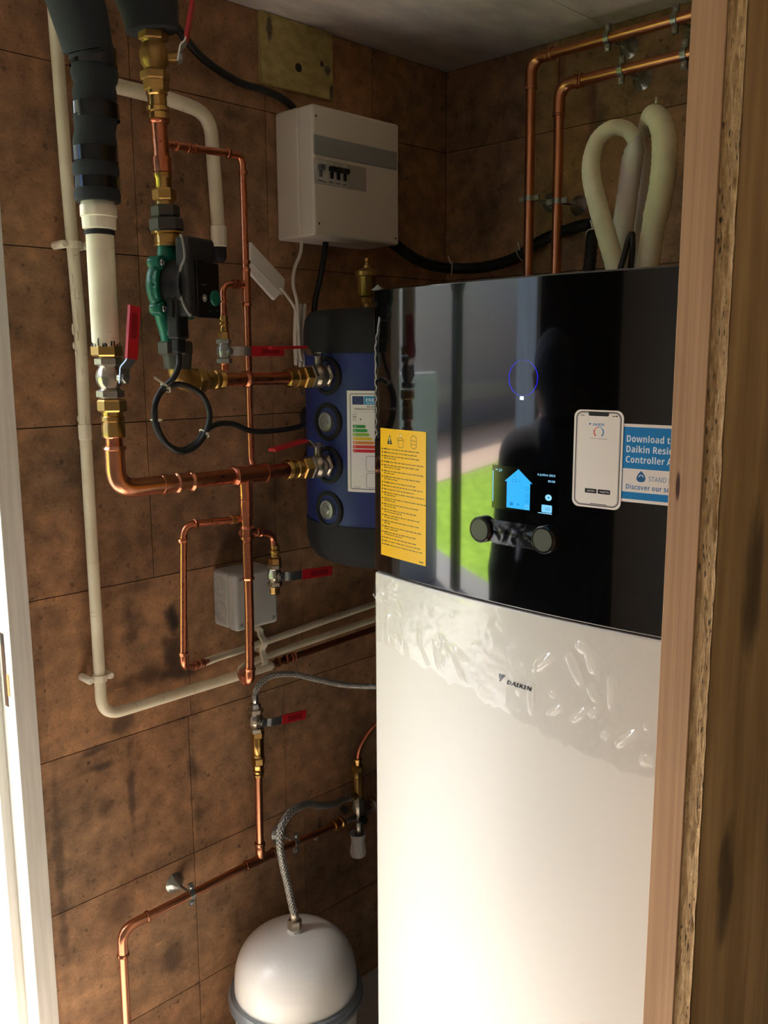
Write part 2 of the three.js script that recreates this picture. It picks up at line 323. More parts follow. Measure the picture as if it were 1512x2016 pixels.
// flat shapes drawn in (z, y) millimetres round a point, laid on the bowed front
function frontShape(shape, zc, yc, off, depth = 0.0006, curveSegments = 24) {
  const g = new THREE.ExtrudeGeometry(shape, { depth: depth * 1000, bevelEnabled: false, curveSegments });
  const p = g.attributes.position;
  for (let k = 0; k < p.count; k++) { const z = zc + p.getX(k) / 1000, y = yc + p.getY(k) / 1000; p.setXYZ(k, frontX(z) - off - p.getZ(k) / 1000, y, z); }
  g.computeVertexNormals(); return toCreasedNormals(g, 0.5);
}
const font = await new FontLoader().loadAsync('fonts/droid/droid_sans_bold.typeface.json');
{
  const u = thing('heat_pump_unit', 'tall heat pump unit with glossy black upper panel and white lower front', 'heat pump', [-0.48, 0, ZC]);
  const mBlack = phys(0x060607, 0.07, 0, { clearcoat: 1, clearcoatRoughness: 0.03 });
  const mWhite = phys(0xe6e0d2, 0.4, 0, { clearcoat: 0.9, clearcoatRoughness: 0.27 });
  part(u, 'casing', box(-0.765, -0.155, 0.03, YT - 0.012, ZL + 0.004, ZL + 2 * HW - 0.004, 0.006), std(0x3a3a3c, 0.5));
  part(u, 'lower_front', bowedPanel(0.04, YS - 0.0015, -0.745), mWhite, 'white satin lower front panel');
  part(u, 'upper_front', bowedPanel(YS + 0.0015, YT, -0.745), mBlack, 'glossy black upper front panel');
  for (const [x, z] of [[-0.7, 0.6], [-0.7, 1.06], [-0.22, 0.6], [-0.22, 1.06]]) part(u, 'foot', turned([[0, 0], [0.022, 0], [0.022, 0.008], [0.01, 0.012], [0.01, 0.035], [0, 0.035]], V(x, 0, z), UPV, 18), M.blackRubber);
  // indicator ring
  const ring = new THREE.Shape(); ring.absarc(0, 0, 25.8, 0, 6.2832); const hole = new THREE.Path(); hole.absellipse(0, 1.3, 22.0, 22.4, 0, 6.2832, true); ring.holes.push(hole);
  const rg = part(u, 'indicator_light', frontShape(ring, 0.828, 1.5315, 0.0003, 0.0004, 64), std(0x0a0a3a, 0.3, 0, { emissive: new THREE.Color(0.01, 0.012, 1.0), emissiveIntensity: 1.0 }), 'glowing blue ring light');
  const led = new THREE.Shape(); led.absarc(0, 0, 26, -1.72, -1.5); led.absarc(0, 0.9, 22.6, -1.5, -1.72, true);
  part(rg, 'led_spot', frontShape(led, 0.828, 1.5315, 0.0008, 0.0002), std(0x202060, 0.3, 0, { emissive: new THREE.Color(0.6, 0.85, 1), emissiveIntensity: 0.9 }));
  // display
  const dsp = canvasTexture(720, 480, (c, w, h) => {
    c.fillStyle = '#000'; c.fillRect(0, 0, w, h);
    c.fillStyle = '#37aef0'; c.beginPath(); c.moveTo(300, 20); c.lineTo(455, 165); c.lineTo(430, 165); c.lineTo(430, 455); c.lineTo(172, 455); c.lineTo(172, 165); c.lineTo(145, 165); c.closePath(); c.fill();
    c.strokeStyle = '#1d86c4'; c.lineWidth = 4; c.strokeRect(232, 140, 50, 26); c.beginPath(); c.arc(258, 108, 14, 3.14, 6.28); c.stroke(); c.fillStyle = '#1d86c4'; c.fillRect(305, 146, 16, 8);
    c.beginPath(); c.arc(398, 225, 17, 0, 6.3); c.stroke(); c.strokeRect(386, 285, 26, 30); c.strokeRect(386, 345, 26, 26); c.strokeStyle = '#8fd4f8'; c.strokeRect(382, 405, 32, 40); c.fillRect(210, 390, 36, 36); c.fillRect(290, 398, 26, 16);
    c.fillStyle = '#8fd4f8'; c.font = 'bold 30px sans-serif'; c.textAlign = 'right'; c.fillText('6 Juillet 2023', 690, 66); c.fillText('05:58', 690, 128);
    c.beginPath(); c.arc(625, 292, 34, 0, 6.3); c.fill(); c.fillStyle = '#2a6fa0'; c.beginPath(); c.arc(625, 292, 10, 0, 6.3); c.fill();
    c.fillStyle = '#7cc8f2'; c.beginPath(); c.roundRect(556, 372, 108, 82, 12); c.fill(); c.fillStyle = '#2a6fa0'; c.font = 'bold 34px sans-serif'; c.fillText('(|)', 640, 424); c.fillStyle = '#8fd4f8'; c.fillRect(520, 460, 145, 9);
    c.strokeStyle = '#8fd4f8'; c.lineWidth = 5; c.beginPath(); c.arc(52, 58, 16, 3.7, 5.7); c.stroke(); c.beginPath(); c.arc(52, 58, 7, 3.7, 5.7); c.stroke(); c.beginPath(); c.arc(98, 52, 15, 2.6, 6.6); c.lineTo(82, 62); c.closePath(); c.stroke();
    c.fillStyle = '#6fb6dc'; c.beginPath(); c.roundRect(6, 62, 11, 345, 6); c.fill();
  });
  part(u, 'display_screen', frontSheet(0.781, 0.884, 1.3625, 1.4195, 0.0005, 16), phys(0x000000, 0.12, 0, { emissive: 0xffffff, emissiveMap: dsp, emissiveIntensity: 0.32 }), 'lit display with a blue house symbol');
  // control knobs and small buttons under a scrap of film
  const knob = (z, y) => {
    const k = part(u, 'control_knob', turned([[0, 0], [0.0165, 0], [0.0178, 0.002], [0.0178, 0.0085], [0.0165, 0.0105], [0.0152, 0.0106], [0.0148, 0.0096], [0, 0.0094]], V(frontX(z) + 0.001, y, z), LEFT, 40), phys(0x0b0b0c, 0.22));
    part(k, 'knob_face', cyl(0.0146, 0.0009, V(frontX(z) - 0.0086, y, z), LEFT, 36), std(0x55564c, 0.42, 0.5));
  };
  knob(0.767, 1.3315); knob(0.869, 1.3315);
  for (const z of [0.7985, 0.8185, 0.8375]) part(u, 'push_button', turned([[0, 0], [0.0042, 0], [0.0044, 0.002], [0.0036, 0.0032], [0, 0.0034]], V(frontX(z) + 0.0005, 1.3318, z), LEFT, 20), phys(0x161718, 0.25));
  const mFilm = phys(0xffffff, 0.1, 0, { transmission: 1, thickness: 0, ior: 1.65, side: THREE.DoubleSide });
  part(u, 'protective_film', frontSheet(0.781, 0.858, 1.315, 1.347, 0.0022, 40, 16, (z, y, a, b) => 0.0006 * fbm(z * 90, y * 90, 2) + 0.002 * Math.max(0, 1 - Math.abs(b - 0.5) * 2)), mFilm, 'scrap of clear protective film');
  // maker's name in raised dark print
  const mPrint = std(0x232833, 0.5), txt = new TextGeometry('DAIKIN', { font, size: 5.6, depth: 0.5, curveSegments: 4 });
  txt.applyMatrix4(new THREE.Matrix4().set(1.32, 0.26, 0, 0, 0, 1, 0, 0, 0, 0, 1, 0, 0, 0, 0, 1)); txt.computeBoundingBox();
  const fit = 0.0405 / ((txt.boundingBox.max.x - txt.boundingBox.min.x) / 1000);
  { const p = txt.attributes.position; for (let k = 0; k < p.count; k++) { const z = 0.8105 + p.getX(k) / 1000 * fit, y = 1.1253 + p.getY(k) / 1000; p.setXYZ(k, frontX(z) - 0.0002 - p.getZ(k) / 1000, y, z); } txt.computeVertexNormals(); }
  part(u, 'lettering', txt, mPrint, 'dark printed name and triangle mark');
  const t1 = new THREE.Shape([[-6.5, 6], [-2.4, 6], [-5.6, -1.5]].map(([a, b]) => new THREE.Vector2(a, b))), t2 = new THREE.Shape([[-1.2, 6], [4.6, 6], [-4.6, -5.2], [-5.2, -2.6]].map(([a, b]) => new THREE.Vector2(a, b)));
  part(u, 'logo_mark', [frontShape(t1, 0.8045, 1.1305, 0.0002), frontShape(t2, 0.8045, 1.1305, 0.0002)], mPrint);
  // stickers
  const warn = canvasTexture(512, 1000, (c, w, h) => {
    c.fillStyle = '#f6bd07'; c.fillRect(0, 0, w, h); c.fillStyle = '#1c1a10';
    c.beginPath(); c.moveTo(112, 45); c.lineTo(142, 118); c.lineTo(82, 118); c.closePath(); c.fill(); c.fillStyle = '#fff3c0'; c.fillRect(107, 66, 10, 28); c.fillRect(107, 101, 10, 9);
    c.strokeStyle = '#6b5510'; c.lineWidth = 4; c.beginPath(); c.roundRect(212, 62, 52, 74, 16); c.stroke(); c.beginPath(); c.moveTo(196, 60); c.lineTo(206, 84); c.lineTo(275, 76); c.moveTo(230, 60); c.lineTo(230, 30); c.lineTo(242, 30); c.lineTo(242, 60); c.stroke(); c.fillStyle = '#fdeeb0'; c.fillRect(231, 32, 10, 26);
    c.beginPath(); c.roundRect(352, 38, 58, 92, 22); c.stroke(); c.beginPath(); c.moveTo(352, 72); c.lineTo(410, 78); c.moveTo(352, 100); c.lineTo(410, 104); c.stroke();
    const q = seed; seed = 33; let y = 158; const two = [3, 5, 6, 7, 11, 12, 13, 14, 15, 16, 17, 18, 22, 23, 24, 26]; let n = 0;
    while (y < 925) {
      n++; c.fillStyle = '#3a3010'; c.beginPath(); c.arc(22, y, 7, 0, 6.3); c.fill();
      for (let l = 0; l < (two.includes(n) ? 2 : 1); l++) {
        let x = 42; const end = l ? rr(80, 260) : rr(380, 490); c.fillStyle = '#4a3d12';
        while (x < end) { const ww = rr(10, 44), bold = l === 0 && x < 70; c.globalAlpha = bold ? 1 : 0.78; c.fillRect(x, y - (bold ? 5 : 4), ww, bold ? 9 : 7); x += ww + 7; }
        c.globalAlpha = 1; y += 17.5;
      }
      y += 9.5;
    }
    seed = q; c.fillRect(440, 975, 46, 8);
  });
  part(u, 'warning_label', frontSheet(0.551, 0.6565, 1.261, 1.455, 0.0006, 20), new THREE.MeshPhysicalMaterial({ map: warn, roughness: 0.3, clearcoat: 0.4, clearcoatRoughness: 0.15 }), 'yellow multilingual warning label');
  const phone = canvasTexture(512, 960, (c, w, h) => {
    c.fillStyle = '#f2e9de'; c.fillRect(0, 0, w, h); c.strokeStyle = '#1e1b1a'; c.lineWidth = 9; c.beginPath(); c.roundRect(26, 20, w - 52, h - 44, 66); c.stroke(); c.strokeStyle = '#6c6660'; c.lineWidth = 3; c.beginPath(); c.roundRect(37, 31, w - 74, h - 66, 56); c.stroke();
    c.fillStyle = '#1e1b1a'; c.beginPath(); c.roundRect(150, 16, 212, 42, 18); c.fill(); c.font = 'bold 20px sans-serif'; c.fillText('9:41', 70, 62); c.fillRect(398, 50, 24, 8); c.fillRect(428, 48, 22, 10);
    c.fillStyle = '#1c6fb4'; c.beginPath(); c.moveTo(158, 128); c.lineTo(184, 128); c.lineTo(164, 152); c.closePath(); c.fill(); c.font = 'italic bold 34px sans-serif'; c.fillText('DAIKIN', 194, 152);
    c.lineWidth = 12; for (const [a, b, col] of [[2.2, 3.6, '#d8543c'], [3.6, 4.7, '#e8a08c'], [4.7, 5.6, '#9fc3d8'], [5.6, 7.2, '#3f86b4']]) { c.strokeStyle = col; c.beginPath(); c.arc(262, 212, 48, a, b); c.stroke(); }
    c.fillStyle = '#a09890'; c.fillRect(176, 275, 176, 4);
    c.fillStyle = '#1e1b1a'; c.beginPath(); c.roundRect(136, 772, 124, 44, 8); c.fill(); c.beginPath(); c.roundRect(272, 772, 130, 44, 8); c.fill(); c.fillStyle = '#f2e9de'; c.font = 'bold 17px sans-serif'; c.fillText('App Store', 160, 800); c.fillText('Google Play', 294, 800); c.fillStyle = '#1e1b1a'; c.fillRect(196, 918, 170, 6);
  });
  const pz0 = 0.9045, pz1 = 0.969, py0 = 1.379, py1 = 1.4965, ps = new THREE.Shape(), pw = (pz1 - pz0) * 500, ph = (py1 - py0) * 500, pr = 9;
  ps.moveTo(-pw + pr, -ph); ps.lineTo(pw - pr, -ph); ps.absarc(pw - pr, -ph + pr, pr, -Math.PI / 2, 0); ps.lineTo(pw, ph - pr); ps.absarc(pw - pr, ph - pr, pr, 0, Math.PI / 2); ps.lineTo(-pw + pr, ph); ps.absarc(-pw + pr, ph - pr, pr, Math.PI / 2, Math.PI); ps.lineTo(-pw, -ph + pr); ps.absarc(-pw + pr, -ph + pr, pr, Math.PI, Math.PI * 1.5);
  const pg = frontShape(ps, (pz0 + pz1) / 2, (py0 + py1) / 2, 0.0009, 0.0003, 10);
  { const p = pg.attributes.position, a = new Float32Array(p.count * 2); for (let k = 0; k < p.count; k++) { a[2 * k] = (p.getZ(k) - pz0) / (pz1 - pz0); a[2 * k + 1] = (p.getY(k) - py0) / (py1 - py0); } pg.setAttribute('uv', new THREE.BufferAttribute(a, 2)); }
  part(u, 'phone_sticker', pg, new THREE.MeshStandardMaterial({ map: phone, roughness: 0.5 }), 'white smartphone shaped sticker');
  const blue = canvasTexture(1000, 560, (c, w, h) => {
    c.fillStyle = '#f2e9de'; c.fillRect(0, 0, w, h); c.fillStyle = '#0d7fc0'; c.fillRect(0, 22, w - 22, h - 44);
    c.fillStyle = '#e9eef2'; c.font = 'bold 66px sans-serif'; c.fillText('Download the', 40, 128); c.fillText('Daikin Residential', 40, 202); c.fillText('Controller App', 40, 276);
    c.fillStyle = '#efe6dc'; c.fillRect(22, 318, w - 110, 168); c.fillStyle = '#1f5f92'; c.beginPath(); c.moveTo(178, 330); c.bezierCurveTo(236, 376, 220, 410, 178, 410); c.bezierCurveTo(136, 410, 122, 376, 178, 330); c.fill(); c.strokeStyle = '#dfe9f0'; c.lineWidth = 7; c.beginPath(); c.arc(178, 380, 20, 3.4, 6.1); c.stroke();
    c.fillStyle = '#4a7cab'; c.font = '48px sans-serif'; c.fillText('STAND BY ME', 240, 400); c.font = 'bold 50px sans-serif'; c.fillText('Discover our services', 50, 466);
  });
  part(u, 'app_sticker', frontSheet(0.9665, 1.112, 1.3905, 1.482, 0.0006, 20), new THREE.MeshStandardMaterial({ map: blue, roughness: 0.5 }), 'blue and white app sticker');
  // crumpled clear film left on the white front and along the black edge
  const creases = [];
  { const q = seed; seed = 512;
    const add = (z, y, dz, dy, w, a) => creases.push([z, y, z + dz, y + dy, w * 1.5, a]);
    for (const c of [[0.885, 1.185, -0.028, -0.028, 0.003, 3.2], [0.93, 1.196, -0.012, 0.012, 0.003, 2.6], [0.905, 1.19, 0.02, -0.038, 0.0022, 2.8], [0.935, 1.2, 0.008, -0.03, 0.003, 2.4], [0.965, 1.178, 0.002, -0.05, 0.002, 1.6], [1.005, 1.115, -0.03, -0.03, 0.0026, 3.2], [1.02, 1.085, -0.012, -0.014, 0.0026, 3], [1.06, 1.13, -0.016, -0.03, 0.0026, 2.6], [0.935, 1.125, -0.022, -0.024, 0.002, 2.8], [0.95, 1.128, -0.012, -0.014, 0.002, 2.8], [0.9, 1.118, -0.02, -0.016, 0.002, 2.5], [0.965, 1.1, -0.008, -0.008, 0.002, 2.4], [0.849, 1.135, 0.004, -0.04, 0.0016, 2.2]]) add(...c);
    for (let k = 0; k < 30; k++) { const z = rr(0.54, 0.72), y = rr(1.1, 1.225) - 0.35 * (z - 0.54); add(z, y, rr(-0.006, 0.03), rr(-0.05, -0.012), rr(0.0012, 0.0028), rr(1, 2.6)); }
    for (let k = 0; k < 15; k++) { const z = rr(0.7, 1.1), y = rr(1.085, 1.222); if (Math.abs(z - 0.825) < 0.045 && Math.abs(y - 1.13) < 0.03) continue; add(z, y, rr(-0.02, 0.02), rr(-0.022, -0.004), rr(0.001, 0.002), rr(0.6, 1.8)); }
    for (let k = 0; k < 16; k++) add(rr(0.535, 0.58), rr(1.19, 1.226), rr(-0.02, 0.03), rr(-0.02, 0.004), rr(0.002, 0.004), rr(2, 3.4));
    seed = q; }
  const ridge = (z, y) => {
    let s = 0.0005 * fbm(z * 60, y * 60, 2);
    for (const [a, b, c, d, w, amp] of creases) {
      const mz = (a + c) / 2, my = (b + d) / 2; if (Math.abs(z - mz) > 0.05 || Math.abs(y - my) > 0.05) continue;
      const ex = c - a, ey = d - b, t = Math.max(0, Math.min(1, ((z - a) * ex + (y - b) * ey) / (ex * ex + ey * ey))), dist = Math.hypot(z - a - t * ex, y - b - t * ey);
      s += 0.0021 * amp * Math.exp(-((dist / w) ** 2)) * Math.sin(Math.PI * Math.min(0.97, Math.max(0.03, t)));
    }
    return Math.min(0.009, Math.max(-0.0006, s));
  };
  const sheet = frontSheet(0.534, 1.122, 0, 1, 0.0012, 480, 160);
  { const p = sheet.attributes.position; for (let k = 0; k < p.count; k++) { const z = p.getZ(k), low = 1.118 - 0.07 * smooth(0.54, 1.1, z) + 0.022 * fbm(z * 22, 5, 3) + 0.006 * nz(z * 90, 2), y = low + (1.2285 - low) * p.getY(k); p.setXYZ(k, frontX(z) - 0.0012 - ridge(z, y) * smooth(0, 0.06, p.getY(k)), y, z); } sheet.computeVertexNormals(); }
  part(u, 'protective_film', sheet, mFilm, 'crumpled clear protective film');
  const edgeFilm = []; for (let k = 0; k <= 40; k++) { const t = k / 40; edgeFilm.push(V(frontX(0.545) - 0.0016 - 0.0006 * Math.sin(k * 2.1), 1.618 - 0.18 * t, 0.5495 - 0.008 * smooth(0, 0.25, t) + 0.0022 * Math.sin(k * 1.7) * (0.3 + t))); }
  part(u, 'film_edge', sweep(edgeFilm, (t, k) => 0.0007 + 0.0006 * Math.abs(Math.sin(k * 0.9)), 6), phys(0xffffff, 0.1, 0, { transmission: 0.75, thickness: 0 }), 'rolled edge of clear film');
  part(u, 'film_tuft', toCreasedNormals(new THREE.ConeGeometry(0.011, 0.008, 7, 2).translate(-0.776, 1.661, 0.541), 0.2), phys(0xdfe8ec, 0.12, 0, { transmission: 0.7, thickness: 0 }));
}

// ---------------------------------------------------------------- post and partition in front of the unit
{
  const grain = pixelTexture(256, 1024, (i, j) => {
    const s = Math.sin(i * 0.3 + 9 * fbm(i / 50, j / 500, 3)) * 4 + fbm(i / 4, j / 200, 3) * 18 + fbm(i / 50, j / 160, 3) * 26;
    let k = 0; for (const [a, b, r] of [[120, 640, 6], [150, 300, 5], [60, 880, 4]]) k = Math.max(k, 1 - smooth(r * 0.5, r, Math.hypot(i - a, (j - b) * 0.8)));
    return [(206 + s) * (1 - 0.6 * k), (158 + s * 0.95) * (1 - 0.7 * k), (112 + s * 0.8) * (1 - 0.7 * k)];
  });
  const p = thing('timber_post', 'pale planed softwood post standing in front of the heat pump', 'post', [-0.91, 0, 1.12]);
  const g = box(-0.954, -0.87, 0, CEIL, 1.1075, 1.1405, 0.0012), q = g.attributes.position;
  for (let k = 0; k < q.count; k++) g.attributes.uv.setXY(k, (q.getZ(k) + q.getX(k)) * 9, q.getY(k) / 2.3);
  part(p, 'stud', g, new THREE.MeshStandardMaterial({ map: grain, bumpMap: grain, bumpScale: 0.0006, roughness: 0.72 }));
  // chipboard: ragged edge facing the room
  const b = thing('partition_board', 'weathered chipboard partition with ragged edge behind the planed post', 'board', [-0.45, 0, 1.15]);
  const chips = pixelTexture(256, 1024, (i, j) => {
    const s = fbm(i / 9, j / 16, 4) * 60 + fbm(i / 40, j / 120, 3) * 40 + nz(i / 2.2, j / 3.5) * 26, hole = nz(i / 6, j / 10, 5) + fbm(i / 30, j / 60, 3) > 0.55 ? 0.5 : 1;
    return [(196 + s) * hole, (156 + s * 0.95) * hole, (104 + s * 0.8) * hole];
  });
  const n = 420, P = [], U = [], I = [], cols = 8;
  for (let j = 0; j <= n; j++) for (let i = 0; i <= cols; i++) {
    const y = CEIL * j / n, z = 1.141 + 0.0165 * i / cols, e = i === cols || i === 0 ? 0.4 : 1;
    P.push(-0.9535 + (0.0012 + 0.0035 * Math.abs(fbm(y * 60, i * 0.8, 3)) + 0.0025 * Math.max(0, nz(y * 25, i * 0.5, 8))) * e, y, z + (i === cols ? 0.0022 * fbm(y * 30, 4, 3) : 0)); U.push(i / cols * 0.25, y * 1.1);
  }
  for (let j = 0; j < n; j++) for (let i = 0; i < cols; i++) { const a = j * (cols + 1) + i, c = a + cols + 1; I.push(a, a + 1, c, c, a + 1, c + 1); }
  const eg = new THREE.BufferGeometry(); eg.setAttribute('position', new THREE.Float32BufferAttribute(P, 3)); eg.setAttribute('uv', new THREE.Float32BufferAttribute(U, 2)); eg.setIndex(I); eg.computeVertexNormals();
  part(b, 'ragged_edge', eg, new THREE.MeshStandardMaterial({ map: chips, bumpMap: chips, bumpScale: 0.0015, roughness: 0.9 }), 'crumbling raw chipboard edge');
  const face = pixelTexture(512, 1024, (i, j) => {
    const s = fbm(i / 26, j / 190, 4) * 70 + fbm(i / 5, j / 80, 3) * 26; let k = 0;
    for (const [a, c, rx, ry, st] of [[18, 900, 7, 18, 0.85], [70, 820, 30, 70, 0.35], [40, 480, 12, 40, 0.4], [90, 240, 34, 120, 0.55], [14, 130, 7, 12, 0.8], [52, 620, 16, 46, 0.35], [60, 140, 30, 90, 0.5]]) k = Math.max(k, st * (1 - smooth(0.35, 1, Math.hypot((i - a) / rx, (j - c) / ry) + 0.4 * fbm(i / 12, j / 22, 3))));
    return [(196 + s) * (1 - k), (152 + s * 0.9) * (1 - k), (94 + s * 0.7) * (1 - k)];
  });
  const prof = [[-0.949, 1.1415], [-0.949, 1.157], [-0.938, 1.1665], [-0.918, 1.177], [-0.89, 1.185], [-0.85, 1.19], [-0.78, 1.192], [-0.001, 1.192], [-0.001, 1.1415]];
  const fg = toCreasedNormals(new THREE.ExtrudeGeometry(new THREE.Shape(prof.map(([a, c]) => new THREE.Vector2(a, -c))), { depth: CEIL - 0.002, bevelEnabled: false }).rotateX(-Math.PI / 2).translate(0, 0.001, 0), 0.6), fp = fg.attributes.position;
  for (let k = 0; k < fp.count; k++) fg.attributes.uv.setXY(k, (fp.getX(k) + 0.949) * 1.6 + (fp.getZ(k) - 1.14) * 1.2, fp.getY(k) / CEIL);
  part(b, 'sheet', fg, new THREE.MeshStandardMaterial({ map: face, bumpMap: face, bumpScale: 0.001, roughness: 0.85 }));
}

// ---------------------------------------------------------------- pipework builders
function ballValve(label, c, axis, stemDir, leverDir, o = {}) {
  const r = o.r ?? 0.016, len = o.len ?? r * 3.1, t = thing('ball_valve', label, 'valve', c.toArray()), A = axis.clone().normalize(), S = stemDir.clone().normalize(), L = leverDir.clone().normalize();
  const s = c.clone().addScaledVector(A, -len / 2);
  const body = part(t, 'body', [turned([[0, 0], [r * 0.86, 0], [r * 0.86, len * 0.2], [r * 0.74, len * 0.24], [r * 0.98, len * 0.36], [r * 1.05, len * 0.46], [r * 1.05, len * 0.56], [r * 0.98, len * 0.66], [r * 0.78, len * 0.76], [r * 0.86, len * 0.8], [r * 0.86, len], [0, len]], s, A, 28), hex(r * 1.08, len * 0.19, s.clone().addScaledVector(A, len * 0.01), A), hex(r * 1.08, len * 0.19, s.clone().addScaledVector(A, len * 0.8), A)], o.body ?? M.nickel);
  const st = o.stem ?? r * 0.9, p0 = c.clone().addScaledVector(S, r * 0.8), top = c.clone().addScaledVector(S, r + st);
  const stem = part(t, 'stem', cyl(r * 0.36, r * 0.2 + st, p0, S, 16), o.body ?? M.nickel);
  part(stem, 'stem_nut', hex(r * 0.42, r * 0.36, top.clone().addScaledVector(S, -r * 0.1), S), M.zinc);
  const side = S.clone().cross(L).normalize(), ll = o.lever ?? 0.1, hw = o.hw ?? r * 0.5, rise = o.rise ?? 0.008, drop = o.drop ?? 0;
  const at = (u, v) => top.clone().addScaledVector(L, u).addScaledVector(S, v);
  const k0 = o.grip ?? 0.32;
  const lever = part(t, 'lever', strip(bent([at(-r * 0.45, 0), at(r * 0.8, 0), at(r * 0.8 + Math.abs(rise) * 0.9, rise), at(ll * (k0 + 0.1), rise + drop * 0.1)], 0.004, 4), side, hw, 0.0012), M.steel, 'bright steel lever');
  const grip = part(lever, 'grip', strip(bent([at(Math.max(ll * k0, r * 0.8 + Math.abs(rise)), rise), at(ll * 0.75, rise + drop * 0.6), at(ll, rise + drop)], 0.02, 6), side, hw * 1.12, 0.0026), M.red, 'red plastic lever grip');
  if (o.print) { const q0 = at(ll * 0.55, rise + drop * 0.35 + 0.0027); part(grip, 'grip_panel', strip([q0, at(ll * 0.9, rise + drop * 0.85 + 0.0027)], side, hw * 0.6, 0.0003), std(0x8c1219, 0.5)); }
  return t;
}
function pipeThing(label, pts, r, bend, mat, group, base, name = 'copper_pipe') {
  const t = thing(name, label, 'pipe', (base ?? pts[0]).toArray(), group);
  part(t, 'pipe', sweep(bent(pts, bend), r, 18), mat); return t;
}
// copper sleeve with rolled beads at its ends
function sleeve(t, name, a, b, r, mat = M.copper, beads = true) {
  const d = b.clone().sub(a), l = d.length(), g = [turned([[r * 0.8, 0], [r, 0.001], [r, l - 0.001], [r * 0.8, l]], a, d, 22, 0.8)];
  if (beads) g.push(bead(r * 1.14, 0.005, a.clone().addScaledVector(d, 0.004 / l), d), bead(r * 1.14, 0.005, b.clone().addScaledVector(d, -0.004 / l), d));
  return part(t, name, g, mat);
}
const HZ = 0.22;                                                     // plane of the pump and header pipes

// black lagged riser on the left with its cream pipe
{
  const x = -1.0435, t = thing('lagged_pipe', 'thick riser lagged in black foam above a cream pipe', 'pipe', [x, 1.58, HZ]);
  part(t, 'pipe', sweep([V(x, 1.577, HZ), V(x, 1.70, HZ), V(x, 1.795, HZ)], 0.0205, 28), M.creamDirty, 'cream painted pipe with dirt marks');
  part(t, 'collar', turned([[0.0205, 0], [0.0245, 0.002], [0.0252, 0.018], [0.0268, 0.019], [0.0268, 0.034], [0.0252, 0.036], [0.0235, 0.052], [0.0205, 0.054]], V(x, 1.749, HZ), UPV, 32), M.cream);
  part(t, 'seal_ring', turned([[0.0205, 0], [0.0222, 0.0005], [0.0222, 0.0065], [0.0205, 0.007]], V(x, 1.7415, HZ), UPV, 32), M.blackRubber);
  const soot = []; for (let k = 0; k < 26; k++) { const a = rr(0, 6.28), h = rr(0.003, k < 5 ? 0.05 : 0.009), b = V(x + 0.0206 * Math.cos(a), 1.577, HZ + 0.0206 * Math.sin(a)); soot.push(strip([b, b.clone().add(V(0.0004 * Math.cos(a), h * 0.6, 0.0004 * Math.sin(a))), b.clone().add(V(rr(-0.002, 0.002), h, 0))], V(-Math.sin(a), 0, Math.cos(a)), rr(0.0005, 0.0014), 0.0003)); }
  part(t, 'tar_marks', soot, std(0x1d1a17, 0.6), 'black smears on the cream pipe');
  const path = curve([V(x, 1.789, HZ), V(x, 1.86, HZ), V(x + 0.004, 1.93, HZ), V(x + 0.005, 1.985, HZ), V(x - 0.004, 2.02, HZ)], 70);
  part(t, 'lagging', sweep(path, (q, i) => 0.0305 + 0.0012 * Math.sin(i * 0.7) + (q > 0.62 && q < 0.86 ? 0.0022 : 0) + (q < 0.2 ? 0.002 : 0), 28), M.foam, 'black foam pipe lagging');
  const up = curve([V(x - 0.002, 2.0, HZ), V(x - 0.02, 2.06, HZ + 0.004), V(x - 0.045, 2.12, HZ), V(x - 0.06, 2.205, HZ - 0.01)], 40);
  part(t, 'lagging', sweep(up, (q) => 0.036 + 0.004 * smooth(0, 0.3, q), 28), M.foam);
  for (const [y, h] of [[1.795, 0.028], [1.845, 0.02], [1.905, 0.022], [1.978, 0.025]]) {
    const rows = []; for (let k = 0; k <= 10; k++) rows.push(V(x + (y > 1.9 ? 0.005 : 0), y + h * k / 10, HZ));
    part(t, 'tape', sweep(rows, (q, i) => 0.0318 + (y > 1.89 ? 0.002 : 0.0008) + 0.0003 * Math.sin(i * 3.1), 28, false), M.tape, 'shiny black tape band');
  }
  part(t, 'tape', sweep(curve([V(x - 0.045, 2.105, HZ + 0.004), V(x - 0.052, 2.14, HZ)], 10), (q, i) => 0.0415 + 0.0012 * Math.sin(i * 2.3), 24, false), phys(0x3a3d46, 0.12, 0.2), 'glossy silver black tape');
}
// valve below it
ballValve('nickel ball valve with upright red lever under the cream pipe', V(-1.0405, 1.53, HZ), UPV, V(0.25, 0, 1), V(0.12, 1, 0), { r: 0.0195, len: 0.062, lever: 0.108, grip: 0.22, hw: 0.0095, rise: 0.013, stem: 0.012, print: true });
